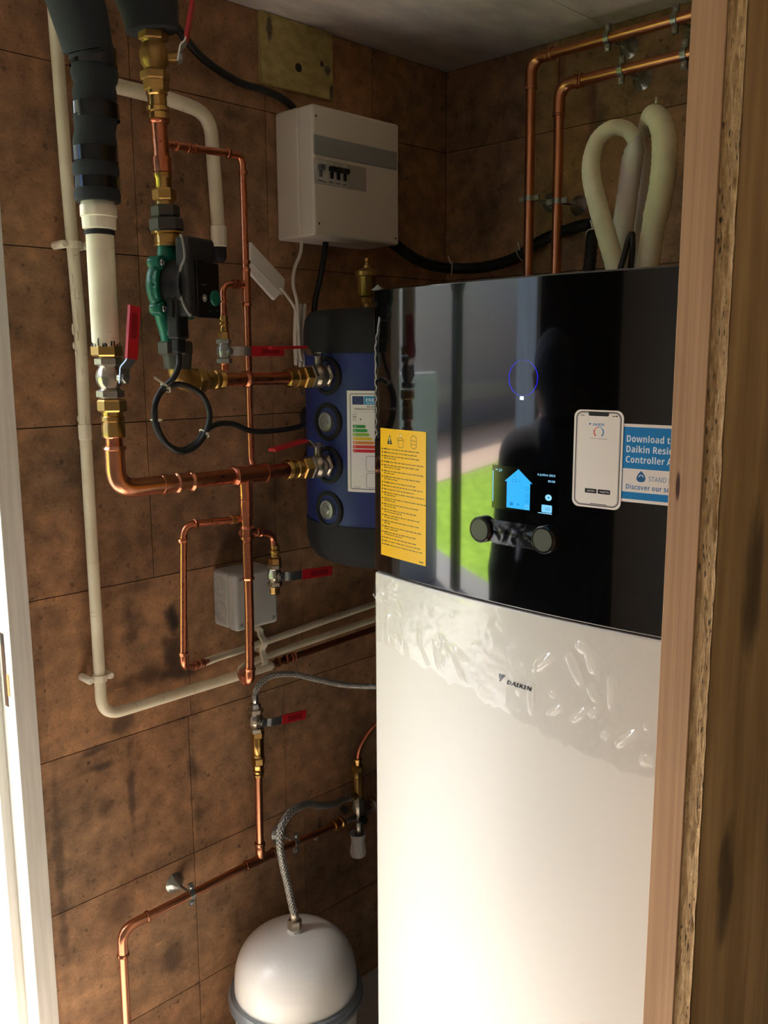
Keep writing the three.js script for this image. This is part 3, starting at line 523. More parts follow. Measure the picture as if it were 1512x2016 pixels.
// lower header: brass, big sweeping elbow, couplings, tee, on to the tank
const YH = 1.356;
{
  const x = -1.0385, t = thing('copper_pipe', 'wide copper header sweeping from the cream riser to the blue tank', 'pipe', [x, 1.356, HZ]);
  part(t, 'brass_nut', hex(0.0235, 0.017, V(x - 0.004, 1.5625, HZ), UPV), M.brass);
  part(t, 'brass_nut', hex(0.0222, 0.019, V(x, 1.478, HZ), UPV), M.brass);
  part(t, 'brass_adapter', [turned([[0.012, 0], [0.0172, 0], [0.0178, 0.004], [0.016, 0.007], [0.016, 0.018], [0.0182, 0.02], [0.0182, 0.026], [0.016, 0.028], [0.018, 0.034], [0.018, 0.05], [0, 0.05]].reverse().map(([r, d]) => [r, 0.05 - d]), V(x, 1.44, HZ), UPV)], M.brass);
  part(t, 'pipe', sweep(bent([V(x, 1.445, HZ), V(x, YH, HZ), V(-0.675, YH, HZ)], 0.062, 16), 0.0128, 22), M.copper);
  part(t, 'elbow', sweep(bent([V(x, 1.425, HZ), V(x, YH, HZ), V(-0.945, YH, HZ)], 0.062, 18), 0.0152, 24), M.copperNew);
  for (const [a, d] of [[V(x, 1.44, HZ), UPV], [V(x, 1.421, HZ), UPV], [V(-0.956, YH, HZ), MX], [V(-0.93, YH, HZ), MX], [V(-0.902, YH, HZ), MX]]) part(t, 'bead_ring', bead(0.0178, 0.006, a, d), M.copperNew);
  sleeve(t, 'coupling', V(-0.957, YH, HZ), V(-0.899, YH, HZ), 0.0148, M.copperNew, false);
  const tee = sleeve(t, 'tee', V(-0.816, YH, HZ), V(-0.74, YH, HZ), 0.0158, M.copper);
  part(tee, 'tee_branch', [turned([[0.013, 0], [0.0125, 0.02], [0.0118, 0.036], [0.0095, 0.037]], V(-0.788, YH - 0.008, HZ), DOWN, 22), bead(0.0132, 0.005, V(-0.788, YH - 0.04, HZ), DOWN)], M.copper);
  part(t, 'brass_adapter', [bead(0.0195, 0.009, V(-0.692, YH, HZ), MX), turned([[0.013, 0], [0.0165, 0.001], [0.0165, 0.018], [0.0185, 0.02], [0.0185, 0.025], [0.0155, 0.027], [0.0155, 0.034], [0, 0.034]], V(-0.694, YH, HZ), MX)], M.brass);
  part(t, 'brass_nut', hex(0.0215, 0.021, V(-0.661, YH, HZ), MX), M.brass);
}
ballValve('nickel ball valve on the lower header with red lever tilted left', V(-0.617, YH, HZ), MX, UPV, V(-1, 0.0, 0.05), { r: 0.0215, len: 0.05, lever: 0.115, grip: 0.3, rise: 0.013, stem: 0.017, hw: 0.009, drop: -0.012 });
// upper header from the pump to the tank
const YU = 1.523, XP = -0.9265;
{
  const t = thing('copper_pipe', 'short copper header from the brass elbow under the pump to the tank', 'pipe', [-0.82, YU, HZ]);
  part(t, 'pipe', sweep([V(-0.855, YU, HZ), V(-0.76, YU, HZ), V(-0.672, YU, HZ)], 0.0112, 20), M.copper);
  part(t, 'bead_ring', bead(0.0148, 0.012, V(-0.779, YU, HZ), MX), M.copper);
  const el = part(t, 'brass_elbow', [sweep(bent([V(XP + 0.012, 1.572, HZ), V(XP + 0.012, YU, HZ), V(-0.868, YU, HZ)], 0.03, 12), 0.0188, 24), bead(0.0205, 0.006, V(XP + 0.012, 1.555, HZ), UPV)], M.brassDull, 'dull brass elbow');
  part(el, 'brass_nut', hex(0.0222, 0.016, V(-0.886, YU, HZ), MX), M.brass);
  part(t, 'brass_adapter', [turned([[0.0105, 0], [0.0155, 0.001], [0.0155, 0.011], [0.0138, 0.013], [0.0138, 0.017], [0.0165, 0.019], [0.0165, 0.025], [0.0145, 0.027], [0.0162, 0.03], [0.0162, 0.035], [0.0115, 0.036]], V(-0.866, YU, HZ), MX)], M.brass);
  part(t, 'brass_adapter', [bead(0.0182, 0.008, V(-0.684, YU, HZ), MX), turned([[0.0115, 0], [0.0155, 0.001], [0.0155, 0.016], [0.0178, 0.018], [0.0178, 0.024], [0.015, 0.027], [0.015, 0.034], [0, 0.034]], V(-0.688, YU, HZ), MX)], M.brass);
  part(t, 'brass_nut', hex(0.0215, 0.021, V(-0.656, YU, HZ), MX), M.brass);
}
ballValve('nickel ball valve on the upper header with red lever pointing left', V(-0.613, YU + 0.002, HZ), MX, UPV, V(-1, 0.02, 0.02), { r: 0.0215, len: 0.05, lever: 0.118, grip: 0.3, rise: 0.014, stem: 0.017, hw: 0.009, drop: -0.004 });
// riser above the pump
ballValve('dull ball valve at the ceiling with upright red lever above the pump', V(-0.936, 2.015, HZ), UPV, V(0.8, 0, 0.6), V(0.25, 1, 0.0), { r: 0.021, len: 0.072, lever: 0.13, grip: 0.22, hw: 0.01, rise: 0.006, stem: 0.016, body: M.brassDull });
{
  const x0 = -0.9355, t = thing('copper_pipe', 'copper riser with brass unions between the ceiling valve and the pump', 'pipe', [XP, 1.745, HZ]);
  const X = (y) => x0 + (XP - x0) * (1.99 - y) / 0.25, ax = V(X(1.74) - X(1.99), -0.25, 0).normalize(), at = (y) => V(X(y), y, HZ);
  part(t, 'brass_nut', hex(0.0195, 0.02, at(1.985), ax), M.brass);
  part(t, 'brass_adapter', [turned([[0.012, 0], [0.0165, 0.001], [0.0165, 0.006], [0.0145, 0.008], [0.0145, 0.022], [0.0175, 0.024], [0.0175, 0.03], [0.0145, 0.032], [0.0165, 0.036], [0.0165, 0.042], [0.0125, 0.043]], at(1.966), ax)], M.brass);
  part(t, 'pipe', sweep([at(1.93), at(1.88), at(1.84)], 0.0125, 22), M.copper);
  part(t, 'bead_ring', bead(0.0158, 0.006, at(1.921), ax), M.copper); part(t, 'bead_ring', bead(0.0158, 0.006, at(1.866), ax), M.copper);
  sleeve(t, 'coupling', at(1.866), at(1.846), 0.0145, M.copper, false);
  part(t, 'brass_adapter', [turned([[0.0125, 0], [0.015, 0.001], [0.015, 0.008], [0.0135, 0.01], [0.0135, 0.026], [0.0128, 0.03], [0, 0.03]], at(1.846), ax)], M.brass);
  part(t, 'brass_nut', hex(0.0185, 0.018, at(1.822), ax), M.brass);
  part(t, 'brass_adapter', turned([[0, 0], [0.0145, 0.001], [0.0145, 0.006], [0.0185, 0.008], [0.0185, 0.014], [0, 0.015]], at(1.804), ax), M.brass);
  part(t, 'union_nut', [hex(0.0225, 0.018, at(1.797), ax), hex(0.0265, 0.021, at(1.778), ax)], M.iron, 'dark cast iron union nut');
  part(t, 'brass_adapter', [turned([[0, 0], [0.0245, 0.0], [0.0245, 0.003], [0.0195, 0.004], [0.0205, 0.01], [0.0205, 0.018], [0.0215, 0.019], [0.0215, 0.0225], [0, 0.023]], at(1.757), ax)], M.brass);
  const up = curve([at(2.05), V(X(2.05) - 0.006, 2.09, HZ), V(X(2.05) - 0.03, 2.14, HZ), V(X(2.05) - 0.05, 2.215, HZ - 0.01)], 24);
  part(t, 'lagging', sweep(up, (q) => 0.04 + 0.006 * smooth(0, 0.4, q), 28), M.foam, 'black foam lagging at the ceiling');
}
// circulation pump, motor axis towards the room
{
  const cy = 1.672, t = thing('circulation_pump', 'green and black circulation pump with a green dial', 'pump', [XP, 1.58, HZ]);
  const body = part(t, 'pump_body', [
    sweep([V(XP, 1.745, HZ), V(XP, 1.72, HZ), V(XP - 0.003, 1.705, HZ - 0.003), V(XP - 0.004, 1.69, HZ - 0.006)], (q) => 0.019 + 0.006 * q, 24),
    sweep([V(XP + 0.002, 1.586, HZ), V(XP + 0.002, 1.602, HZ), V(XP, 1.62, HZ - 0.004), V(XP - 0.002, 1.64, HZ - 0.006)], (q) => 0.0225 + 0.006 * q, 24),
    turned([[0, 0], [0.03, 0], [0.046, 0.006], [0.052, 0.014], [0.052, 0.03], [0.047, 0.036], [0, 0.038]], V(XP, cy, HZ - 0.022), MZ, 40),
    hex(0.0255, 0.012, V(XP + 0.002, 1.594, HZ), UPV),
    ...[[-0.036, 0.034], [-0.036, -0.036], [0.038, -0.04], [0.038, 0.036]].map(([a, b]) => cyl(0.0105, 0.03, V(XP + a, cy + b, HZ - 0.01), MZ, 18)),
    ...[0.5, -0.5].map((s) => strip(curve([V(XP - 0.045, cy + 0.04 * s, HZ + 0.012), V(XP - 0.05, cy + 0.01 * s, HZ + 0.014), V(XP - 0.047, cy, HZ + 0.014)], 6), MZ, 0.005, 0.002)),
  ], M.green, 'green cast pump body');
  for (const [a, b] of [[-0.036, 0.034], [-0.036, -0.036], [0.038, -0.04]]) part(body, 'bolt', turned([[0, 0], [0.0055, 0], [0.0058, 0.003], [0.0045, 0.0048], [0.0026, 0.005], [0.0024, 0.003], [0, 0.003]], V(XP + a, cy + b, HZ + 0.02), MZ, 18), M.steel);
  part(t, 'motor', turned([[0, 0], [0.043, 0], [0.043, 0.03], [0.04, 0.034], [0.04, 0.05], [0, 0.05]], V(XP + 0.002, cy, HZ + 0.016), MZ, 40), M.blackPlastic);
  const head = part(t, 'control_box', [box(XP - 0.03, XP + 0.046, cy - 0.048, cy + 0.074, HZ + 0.05, HZ + 0.086, 0.007)], M.darkGrey);
  part(head, 'control_panel', box(XP - 0.014, XP + 0.048, cy - 0.05, cy + 0.038, HZ + 0.085, HZ + 0.093, 0.003), phys(0x0a0b0b, 0.35), 'glossy black control panel');
  part(head, 'dial', turned([[0, 0], [0.0122, 0], [0.0122, 0.005], [0.0112, 0.0062], [0, 0.0065]], V(XP + 0.031, cy - 0.018, HZ + 0.0928), MZ, 32), std(0x12705a, 0.4), 'green turning dial');
  part(head, 'status_lamp', [turned([[0.0042, 0], [0.0058, 0], [0.0058, 0.0009], [0.0042, 0.001]], V(XP + 0.004, cy - 0.019, HZ + 0.0929), MZ, 20)], std(0xbdb9ae, 0.4));
  part(head, 'button', turned([[0, 0], [0.0028, 0], [0.0026, 0.0012], [0, 0.0014]], V(XP + 0.004, cy - 0.019, HZ + 0.0929), MZ, 16), std(0xe2ded0, 0.4));
  for (const [a, b] of [[-0.002, 0.0], [0.006, 0.001], [0.016, -0.04], [0.036, -0.038]]) part(head, 'printed_mark', box(XP + a, XP + a + 0.005, cy + b, cy + b + 0.0022, HZ + 0.0928, HZ + 0.0932), std(0x5d6b66, 0.6));
  part(t, 'trim_band', sweep(curve([V(XP - 0.027, cy + 0.0745, HZ + 0.066), V(XP - 0.0302, cy + 0.068, HZ + 0.074), V(XP - 0.0305, cy + 0.04, HZ + 0.078), V(XP - 0.0305, cy + 0.026, HZ + 0.067), V(XP - 0.0305, cy + 0.004, HZ + 0.06), V(XP - 0.0305, cy - 0.018, HZ + 0.064), V(XP - 0.0305, cy - 0.036, HZ + 0.075), V(XP - 0.026, cy - 0.048, HZ + 0.084)], 40), 0.0026, 10), std(0x9a9a92, 0.5), 'pale grey trim line');
  part(t, 'plug', [box(XP - 0.034, XP - 0.004, cy - 0.083, cy - 0.014, HZ + 0.024, HZ + 0.056, 0.005), box(XP - 0.03, XP - 0.008, cy - 0.105, cy - 0.08, HZ + 0.03, HZ + 0.05, 0.004), box(XP - 0.037, XP - 0.032, cy - 0.05, cy - 0.02, HZ + 0.03, HZ + 0.045, 0.001)], M.blackPlastic, 'black cable plug');
  t.rotation.y = R(21); t.scale.z = 0.68;                             // the motor points a little towards the tank
  const un = thing('pipe_union', 'dark cast iron union nut under the green pump', 'pipe fitting', [XP, 1.54, HZ]);
  part(un, 'union_nut', [hex(0.0275, 0.022, V(XP + 0.006, 1.5645, HZ), UPV), turned([[0.017, 0], [0.0215, 0], [0.0235, 0.02], [0.0235, 0.024], [0, 0.024]], V(XP + 0.009, 1.542, HZ), UPV, 24)], M.iron);
}
// pump cable with a tied loop
{
  const t = thing('pump_cable', 'black pump cable looped and tied in front of the cork wall', 'cable', [-0.93, 1.44, HZ]);
  const z = 0.245;
  const pts = [V(XP - 0.0085, 1.568, 0.2515), V(XP - 0.012, 1.55, 0.256), V(-0.951, 1.528, 0.258), V(-0.963, 1.512, z), V(-0.978, 1.487, z), V(-0.976, 1.452, z), V(-0.958, 1.422, z), V(-0.93, 1.409, z), V(-0.903, 1.418, z), V(-0.884, 1.44, z), V(-0.876, 1.468, z), V(-0.888, 1.497, z), V(-0.91, 1.512, z), V(-0.935, 1.518, z - 0.004), V(-0.957, 1.509, z - 0.01), V(-0.973, 1.483, z - 0.01), V(-0.972, 1.452, z - 0.012), V(-0.952, 1.422, z - 0.012), V(-0.925, 1.411, z - 0.012), V(-0.9, 1.419, z - 0.012), V(-0.878, 1.44, z - 0.01), V(-0.85, 1.449, z - 0.015), V(-0.815, 1.447, 0.225), V(-0.77, 1.432, 0.215), V(-0.7, 1.428, 0.205), V(-0.63, 1.432, 0.19), V(-0.59, 1.437, 0.145), V(-0.545, 1.445, 0.09), V(-0.49, 1.452, 0.035)];
  part(t, 'cable', sweep(curve(pts, 240), 0.0048, 12), M.cable);
  const ties = [[V(-0.955, 1.513, z - 0.004), V(0.5, 0.4, 0), 0.04], [V(-0.973, 1.463, z - 0.006), V(0, 1, 0), 0.0], [V(-0.884, 1.436, z - 0.006), V(0.7, 0.7, 0), 0.0]];
  for (const [p, d, tail] of ties) {
    const g = [new THREE.TorusGeometry(0.0088, 0.0014, 6, 24).applyQuaternion(new THREE.Quaternion().setFromUnitVectors(MZ, d.clone().normalize())).translate(p.x, p.y, p.z), new RoundedBoxGeometry(0.006, 0.005, 0.005, 2, 0.001).translate(p.x - 0.001, p.y, p.z + 0.0095)];
    if (tail) g.push(strip([V(p.x, p.y + 0.002, p.z + 0.01), V(p.x - 0.012, p.y + 0.006, p.z + 0.016), V(p.x - 0.028, p.y + 0.017, p.z + 0.014)], V(0.4, 1, 0), 0.0016, 0.0006));
    const k = thing('cable_tie', tail ? 'cream cable tie with sticking out tail at the top of the cable loop' : d.y === 1 ? 'cream cable tie on the left side of the cable loop' : 'cream cable tie where the cable leaves the loop', 'cable tie', p.toArray(), 'cable ties on the loop');
    part(k, 'strap', g, M.tie);
  }
}
// thin copper bypass beside the pump
const TZ = 0.186, XT = -0.7485;
{
  const t = pipeThing('thin copper pipe bending down between the pump and the tank', [V(-0.915, 1.8975, TZ + 0.004), V(-0.83, 1.9, TZ), V(XT, 1.903, TZ), V(XT, 1.6, TZ), V(XT, 1.372, TZ), V(XT - 0.006, 1.357, TZ + 0.02)], 0.0062, 0.018, M.copper);
  for (const [p, d] of [[V(-0.882, 1.8985, TZ), MX], [V(-0.858, 1.899, TZ), MX], [V(-0.845, 1.899, TZ), MX], [V(-0.779, 1.902, TZ), MX], [V(XT, 1.874, TZ), UPV], [V(XT, 1.725, TZ), UPV], [V(XT, 1.712, TZ), UPV], [V(XT, 1.652, TZ), UPV]]) part(t, 'bead_ring', bead(0.0088, 0.006, p, d), M.copper);
  sleeve(t, 'tee', V(XT, 1.712, TZ), V(XT, 1.655, TZ), 0.0076, M.copper, false);
  part(t, 'branch', sweep(bent([V(XT, 1.6865, TZ), V(-0.7985, 1.6845, TZ), V(-0.7995, 1.628, TZ)], 0.016), 0.0055, 16), M.copper);
  for (const [p, d] of [[V(-0.766, 1.686, TZ), MX], [V(-0.775, 1.6857, TZ), MX], [V(-0.799, 1.655, TZ), UPV]]) part(t, 'bead_ring', bead(0.0078, 0.005, p, d), M.copper);
  part(t, 'brass_adapter', [turned([[0.005, 0], [0.0085, 0.001], [0.0085, 0.007], [0.007, 0.009], [0.0095, 0.012], [0.0095, 0.016], [0.007, 0.018], [0.0085, 0.022], [0.0085, 0.028], [0.0, 0.03]], V(-0.7995, 1.632, TZ), DOWN), hex(0.0105, 0.013, V(-0.7998, 1.603, TZ), DOWN)], M.brass);
}
ballValve('small drain valve with red lever hanging from the thin copper branch', V(-0.8005, 1.571, TZ), UPV, MZ, V(1, 0.0, 0.1), { r: 0.0125, len: 0.042, lever: 0.105, grip: 0.36, hw: 0.008, rise: 0.005, stem: 0.006, body: M.zinc, print: true });
part(thing('valve_outlet', 'stubby copper outlet below the small drain valve', 'pipe fitting', [-0.801, 1.54, TZ]), 'stub', turned([[0.005, 0], [0.0072, 0], [0.0074, 0.01], [0.009, 0.012], [0, 0.013]], V(-0.801, 1.5375, TZ), UPV, 20), M.copper);

// copper drop below the lower header with its side branches
{
  const x = -0.7885, t = pipeThing('copper drop pipe running down from the header tee past the grey box', [V(x, 1.32, HZ), V(x, 1.1, HZ), V(x - 0.003, 0.995, HZ)], 0.0082, 0.02, M.copper);
  part(t, 'reducer', turned([[0.0105, 0], [0.0122, 0.002], [0.0122, 0.012], [0.0098, 0.03], [0.0095, 0.05], [0.0085, 0.05]], V(x, 1.312, HZ), DOWN, 22), M.copper);
  for (const y of [1.305, 1.285, 1.262, 1.243]) part(t, 'bead_ring', bead(0.0128, 0.0055, V(x, y, HZ), UPV), M.copper);
  sleeve(t, 'coupling', V(x, 1.263, HZ), V(x, 1.236, HZ), 0.0096, M.copper, false);
  part(t, 'bead_ring', bead(0.0112, 0.0055, V(x, 1.168, HZ), UPV), M.copper);
  sleeve(t, 'coupling', V(x, 1.235, HZ), V(x, 1.166, HZ), 0.0092, M.copper, false);
  part(t, 'bead_ring', bead(0.011, 0.006, V(x - 0.003, 0.998, HZ), UPV), M.copper);
  part(t, 'elbow', sweep(bent([V(x - 0.003, 1.002, HZ), V(x - 0.003, 0.975, HZ), V(x + 0.004, 0.972, HZ - 0.03), V(x + 0.03, 0.965, 0.15)], 0.014), 0.0094, 18), M.copper);
  part(t, 'bead_ring', bead(0.0112, 0.006, V(x - 0.001, 0.9735, HZ - 0.014), MZ), M.copper);
}
{
  const z1 = 0.19, t = pipeThing('slim copper loop branching left and down to a cream pipe', [V(-0.79, 1.276, z1 + 0.02), V(-0.90, 1.2765, z1), V(-0.906, 1.02, z1 - 0.01), V(-0.87, 1.007, 0.15), V(-0.8, 0.987, 0.1)], 0.0062, 0.022, M.copper);
  for (const [p, d] of [[V(-0.878, 1.2765, z1 + 0.003), MX], [V(-0.9035, 1.25, z1), UPV], [V(-0.905, 1.045, z1 - 0.008), UPV], [V(-0.862, 1.004, 0.145), V(1, -0.2, -0.6)], [V(-0.843, 0.999, 0.131), V(1, -0.2, -0.6)], [V(-0.825, 0.994, 0.118), V(1, -0.2, -0.6)]]) part(t, 'bead_ring', bead(0.0086, 0.006, p, d), M.copper);
  part(t, 'brass_union', turned([[0.005, 0], [0.008, 0], [0.008, 0.012], [0.005, 0.012]], V(-0.812, 1.2762, z1 + 0.016), MX, 16), M.brassDull);
}
{
  const t = pipeThing('little copper swan neck above the drain valve by the grey box', [V(-0.785, 1.248, 0.2), V(-0.75, 1.2425, 0.165), V(-0.676, 1.2245, 0.15), V(-0.672, 1.19, 0.15)], 0.0065, 0.024, M.copper);
  for (const a of [0.735, 0.722, 0.71]) part(t, 'bead_ring', bead(0.0092, 0.006, V(-a, 1.2425 - (0.75 - a) * 0.24, 0.163 - (0.75 - a) * 0.19), V(1, -0.24, -0.2)), M.copper);
  part(t, 'brass_adapter', [turned([[0.006, 0], [0.0088, 0.001], [0.0088, 0.006], [0.0072, 0.008], [0.01, 0.011], [0.01, 0.015], [0.0075, 0.017], [0.0085, 0.024], [0, 0.026]], V(-0.6715, 1.202, 0.15), DOWN), hex(0.0125, 0.014, V(-0.672, 1.176, 0.15), DOWN)], M.brass);
}
ballValve('drain valve with red lever and open brass thread beside the grey box', V(-0.6735, 1.142, 0.15), UPV, MZ, V(1, -0.06, 0), { r: 0.0135, len: 0.044, lever: 0.125, grip: 0.38, hw: 0.0085, rise: 0.006, stem: 0.007, print: true });
part(thing('valve_outlet', 'open brass thread below the drain valve beside the grey box', 'pipe fitting', [-0.674, 1.105, 0.15]), 'thread', turned([[0.007, 0], [0.0105, 0.0005], ...Array.from({ length: 8 }, (_, k) => [k % 2 ? 0.0105 : 0.0098, 0.002 + k * 0.0017]), [0, 0.016]], V(-0.674, 1.105, 0.15), UPV, 22), M.brass);

// ---------------------------------------------------------------- cream painted pipes on the wall
function saddleClip(label, p, along, r, group) {       // two eared plastic clip round a pipe near wall_left
  const t = thing('pipe_clip', label, 'clip', [p.x, p.y, 0], group), a = along.clone().normalize(), s = a.clone().cross(MZ).normalize();
  part(t, 'saddle', [turned([[r * 1.02, -0.006], [r * 1.28, -0.006], [r * 1.28, 0.006], [r * 1.02, 0.006]], p, a, 22, 0.6)], M.cream);
  for (const k of [-1, 1]) {
    const c = p.clone().addScaledVector(s, k * r * 1.9);
    const ear = part(t, 'ear', [turned([[0, 0], [0.0068, 0], [0.0068, c.z + r * 0.35], [0.005, c.z + r * 0.6], [0, c.z + r * 0.65]], V(c.x, c.y, 0), MZ, 18), sweep([p.clone().addScaledVector(s, k * r * 0.9), c], 0.0058, 12)], M.cream);
  }
  return t;
}
{
  const z = 0.03, t = thing('painted_pipe', 'long cream painted pipe down the left side turning along the wall', 'pipe', [-0.987, 0.91, z]);
  part(t, 'pipe', sweep(bent([V(-1.0, 2.2, z), V(-0.9935, 1.85, z), V(-0.986, 1.6, z), V(-0.988, 1.44, z), V(-0.988, 0.91, z), V(-0.597, 0.91, z)], 0.04, 14), (q, i) => 0.0105, 20), M.creamDirty);
  part(t, 'sleeve', turned([[0.0104, 0], [0.0117, 0.001], [0.0117, 0.026], [0.0104, 0.027]], V(-0.988, 1.42, z), UPV, 22), M.cream);
  part(t, 'paint_runs', Array.from({ length: 22 }, () => { const y = rr(1.45, 1.95), a = rr(1.6, 3.4); return new THREE.SphereGeometry(1, 8, 6).scale(0.0022, rr(0.004, 0.012), 0.0022).translate(-0.989 + 0.0098 * Math.cos(a), y, z + 0.0098 * Math.sin(a)); }), M.cream);
  part(t, 'bare_end', turned([[0.0095, 0], [0.0085, 0.006], [0.006, 0.012], [0, 0.014]], V(-0.6, 0.91, z), MX, 18), M.cream);
  saddleClip('cream clip high on the long painted pipe', V(-0.9875, 1.748, z), UPV, 0.0105, 'cream clips on the left pipe');
  saddleClip('cream clip just above the bend of the long painted pipe', V(-0.988, 0.985, z), UPV, 0.0105, 'cream clips on the left pipe');
  const c = pipeThing('dull copper pipe continuing from the painted pipe behind the unit', [V(-0.59, 0.9115, z), V(-0.4, 0.918, z), V(-0.15, 0.926, z)], 0.0072, 0.02, std(0x7a4a30, 0.5, 0.8));
  for (const x of [-0.575, -0.553, -0.538, -0.53]) part(c, 'bead_ring', bead(0.0105, 0.006, V(x, 0.9115 + (x + 0.59) * 0.035, z), MX), M.copper);
}
{
  const t = thing('painted_pipe', 'upper of two cream pipes running right below the grey box', 'pipe', [-0.62, 0.967, 0.03]);
  part(t, 'pipe', sweep(curve([V(-0.826, 0.992, 0.115), V(-0.76, 0.979, 0.075), V(-0.69, 0.967, 0.042), V(-0.62, 0.965, 0.03), V(-0.45, 0.974, 0.028), V(-0.294, 0.982, 0.028), V(-0.1, 0.99, 0.028)], 60), 0.0076, 18), M.creamDirty);
  const b = thing('painted_pipe', 'lower of two cream pipes running right below the grey box', 'pipe', [-0.62, 0.932, 0.03]);
  part(b, 'pipe', sweep(curve([V(-0.765, 0.966, 0.16), V(-0.735, 0.952, 0.115), V(-0.69, 0.937, 0.06), V(-0.63, 0.932, 0.032), V(-0.45, 0.939, 0.028), V(-0.295, 0.945, 0.028), V(-0.1, 0.953, 0.028)], 60), 0.0076, 18), M.creamDirty);
  const k = thing('pipe_clip', 'double cream clip holding two pipes under the grey box', 'clip', [-0.62, 0.95, 0]);
  part(k, 'bridge', strip(curve([V(-0.62, 0.995, 0.028), V(-0.62, 0.982, 0.031), V(-0.62, 0.974, 0.041), V(-0.62, 0.963, 0.042), V(-0.62, 0.954, 0.035), V(-0.62, 0.943, 0.036), V(-0.62, 0.934, 0.042), V(-0.62, 0.924, 0.041), V(-0.62, 0.916, 0.031), V(-0.62, 0.905, 0.028)], 40), MX, 0.0065, 0.0026), M.cream);
  for (const y of [0.995, 0.95, 0.905]) part(k, 'boss', turned([[0, 0], [0.0068, 0], [0.0068, 0.027], [0.004, 0.031], [0, 0.031]], V(-0.62, y, 0), MZ, 16), M.cream);
}
{
  const z = 0.03, t = thing('conduit', 'cream plastic conduit bending down to the right of the pump', 'conduit', [-0.69, 1.77, z]);
  part(t, 'tube', sweep(bent([V(-0.9, 2.018, z), V(-0.78, 2.016, z), V(-0.703, 2.005, z), V(-0.692, 1.79, z)], 0.055, 14), 0.0128, 20), M.creamDirty);
  part(t, 'socket', turned([[0.0128, 0], [0.0148, 0.002], [0.0152, 0.038], [0.012, 0.04]], V(-0.692, 1.768, z), UPV, 24), M.cream);
  part(t, 'gland', turned([[0, 0], [0.008, 0], [0.0125, 0.006], [0.0125, 0.026], [0, 0.026]], V(-0.691, 1.741, z), UPV, 20), M.blackRubber, 'black rubber gland');
}

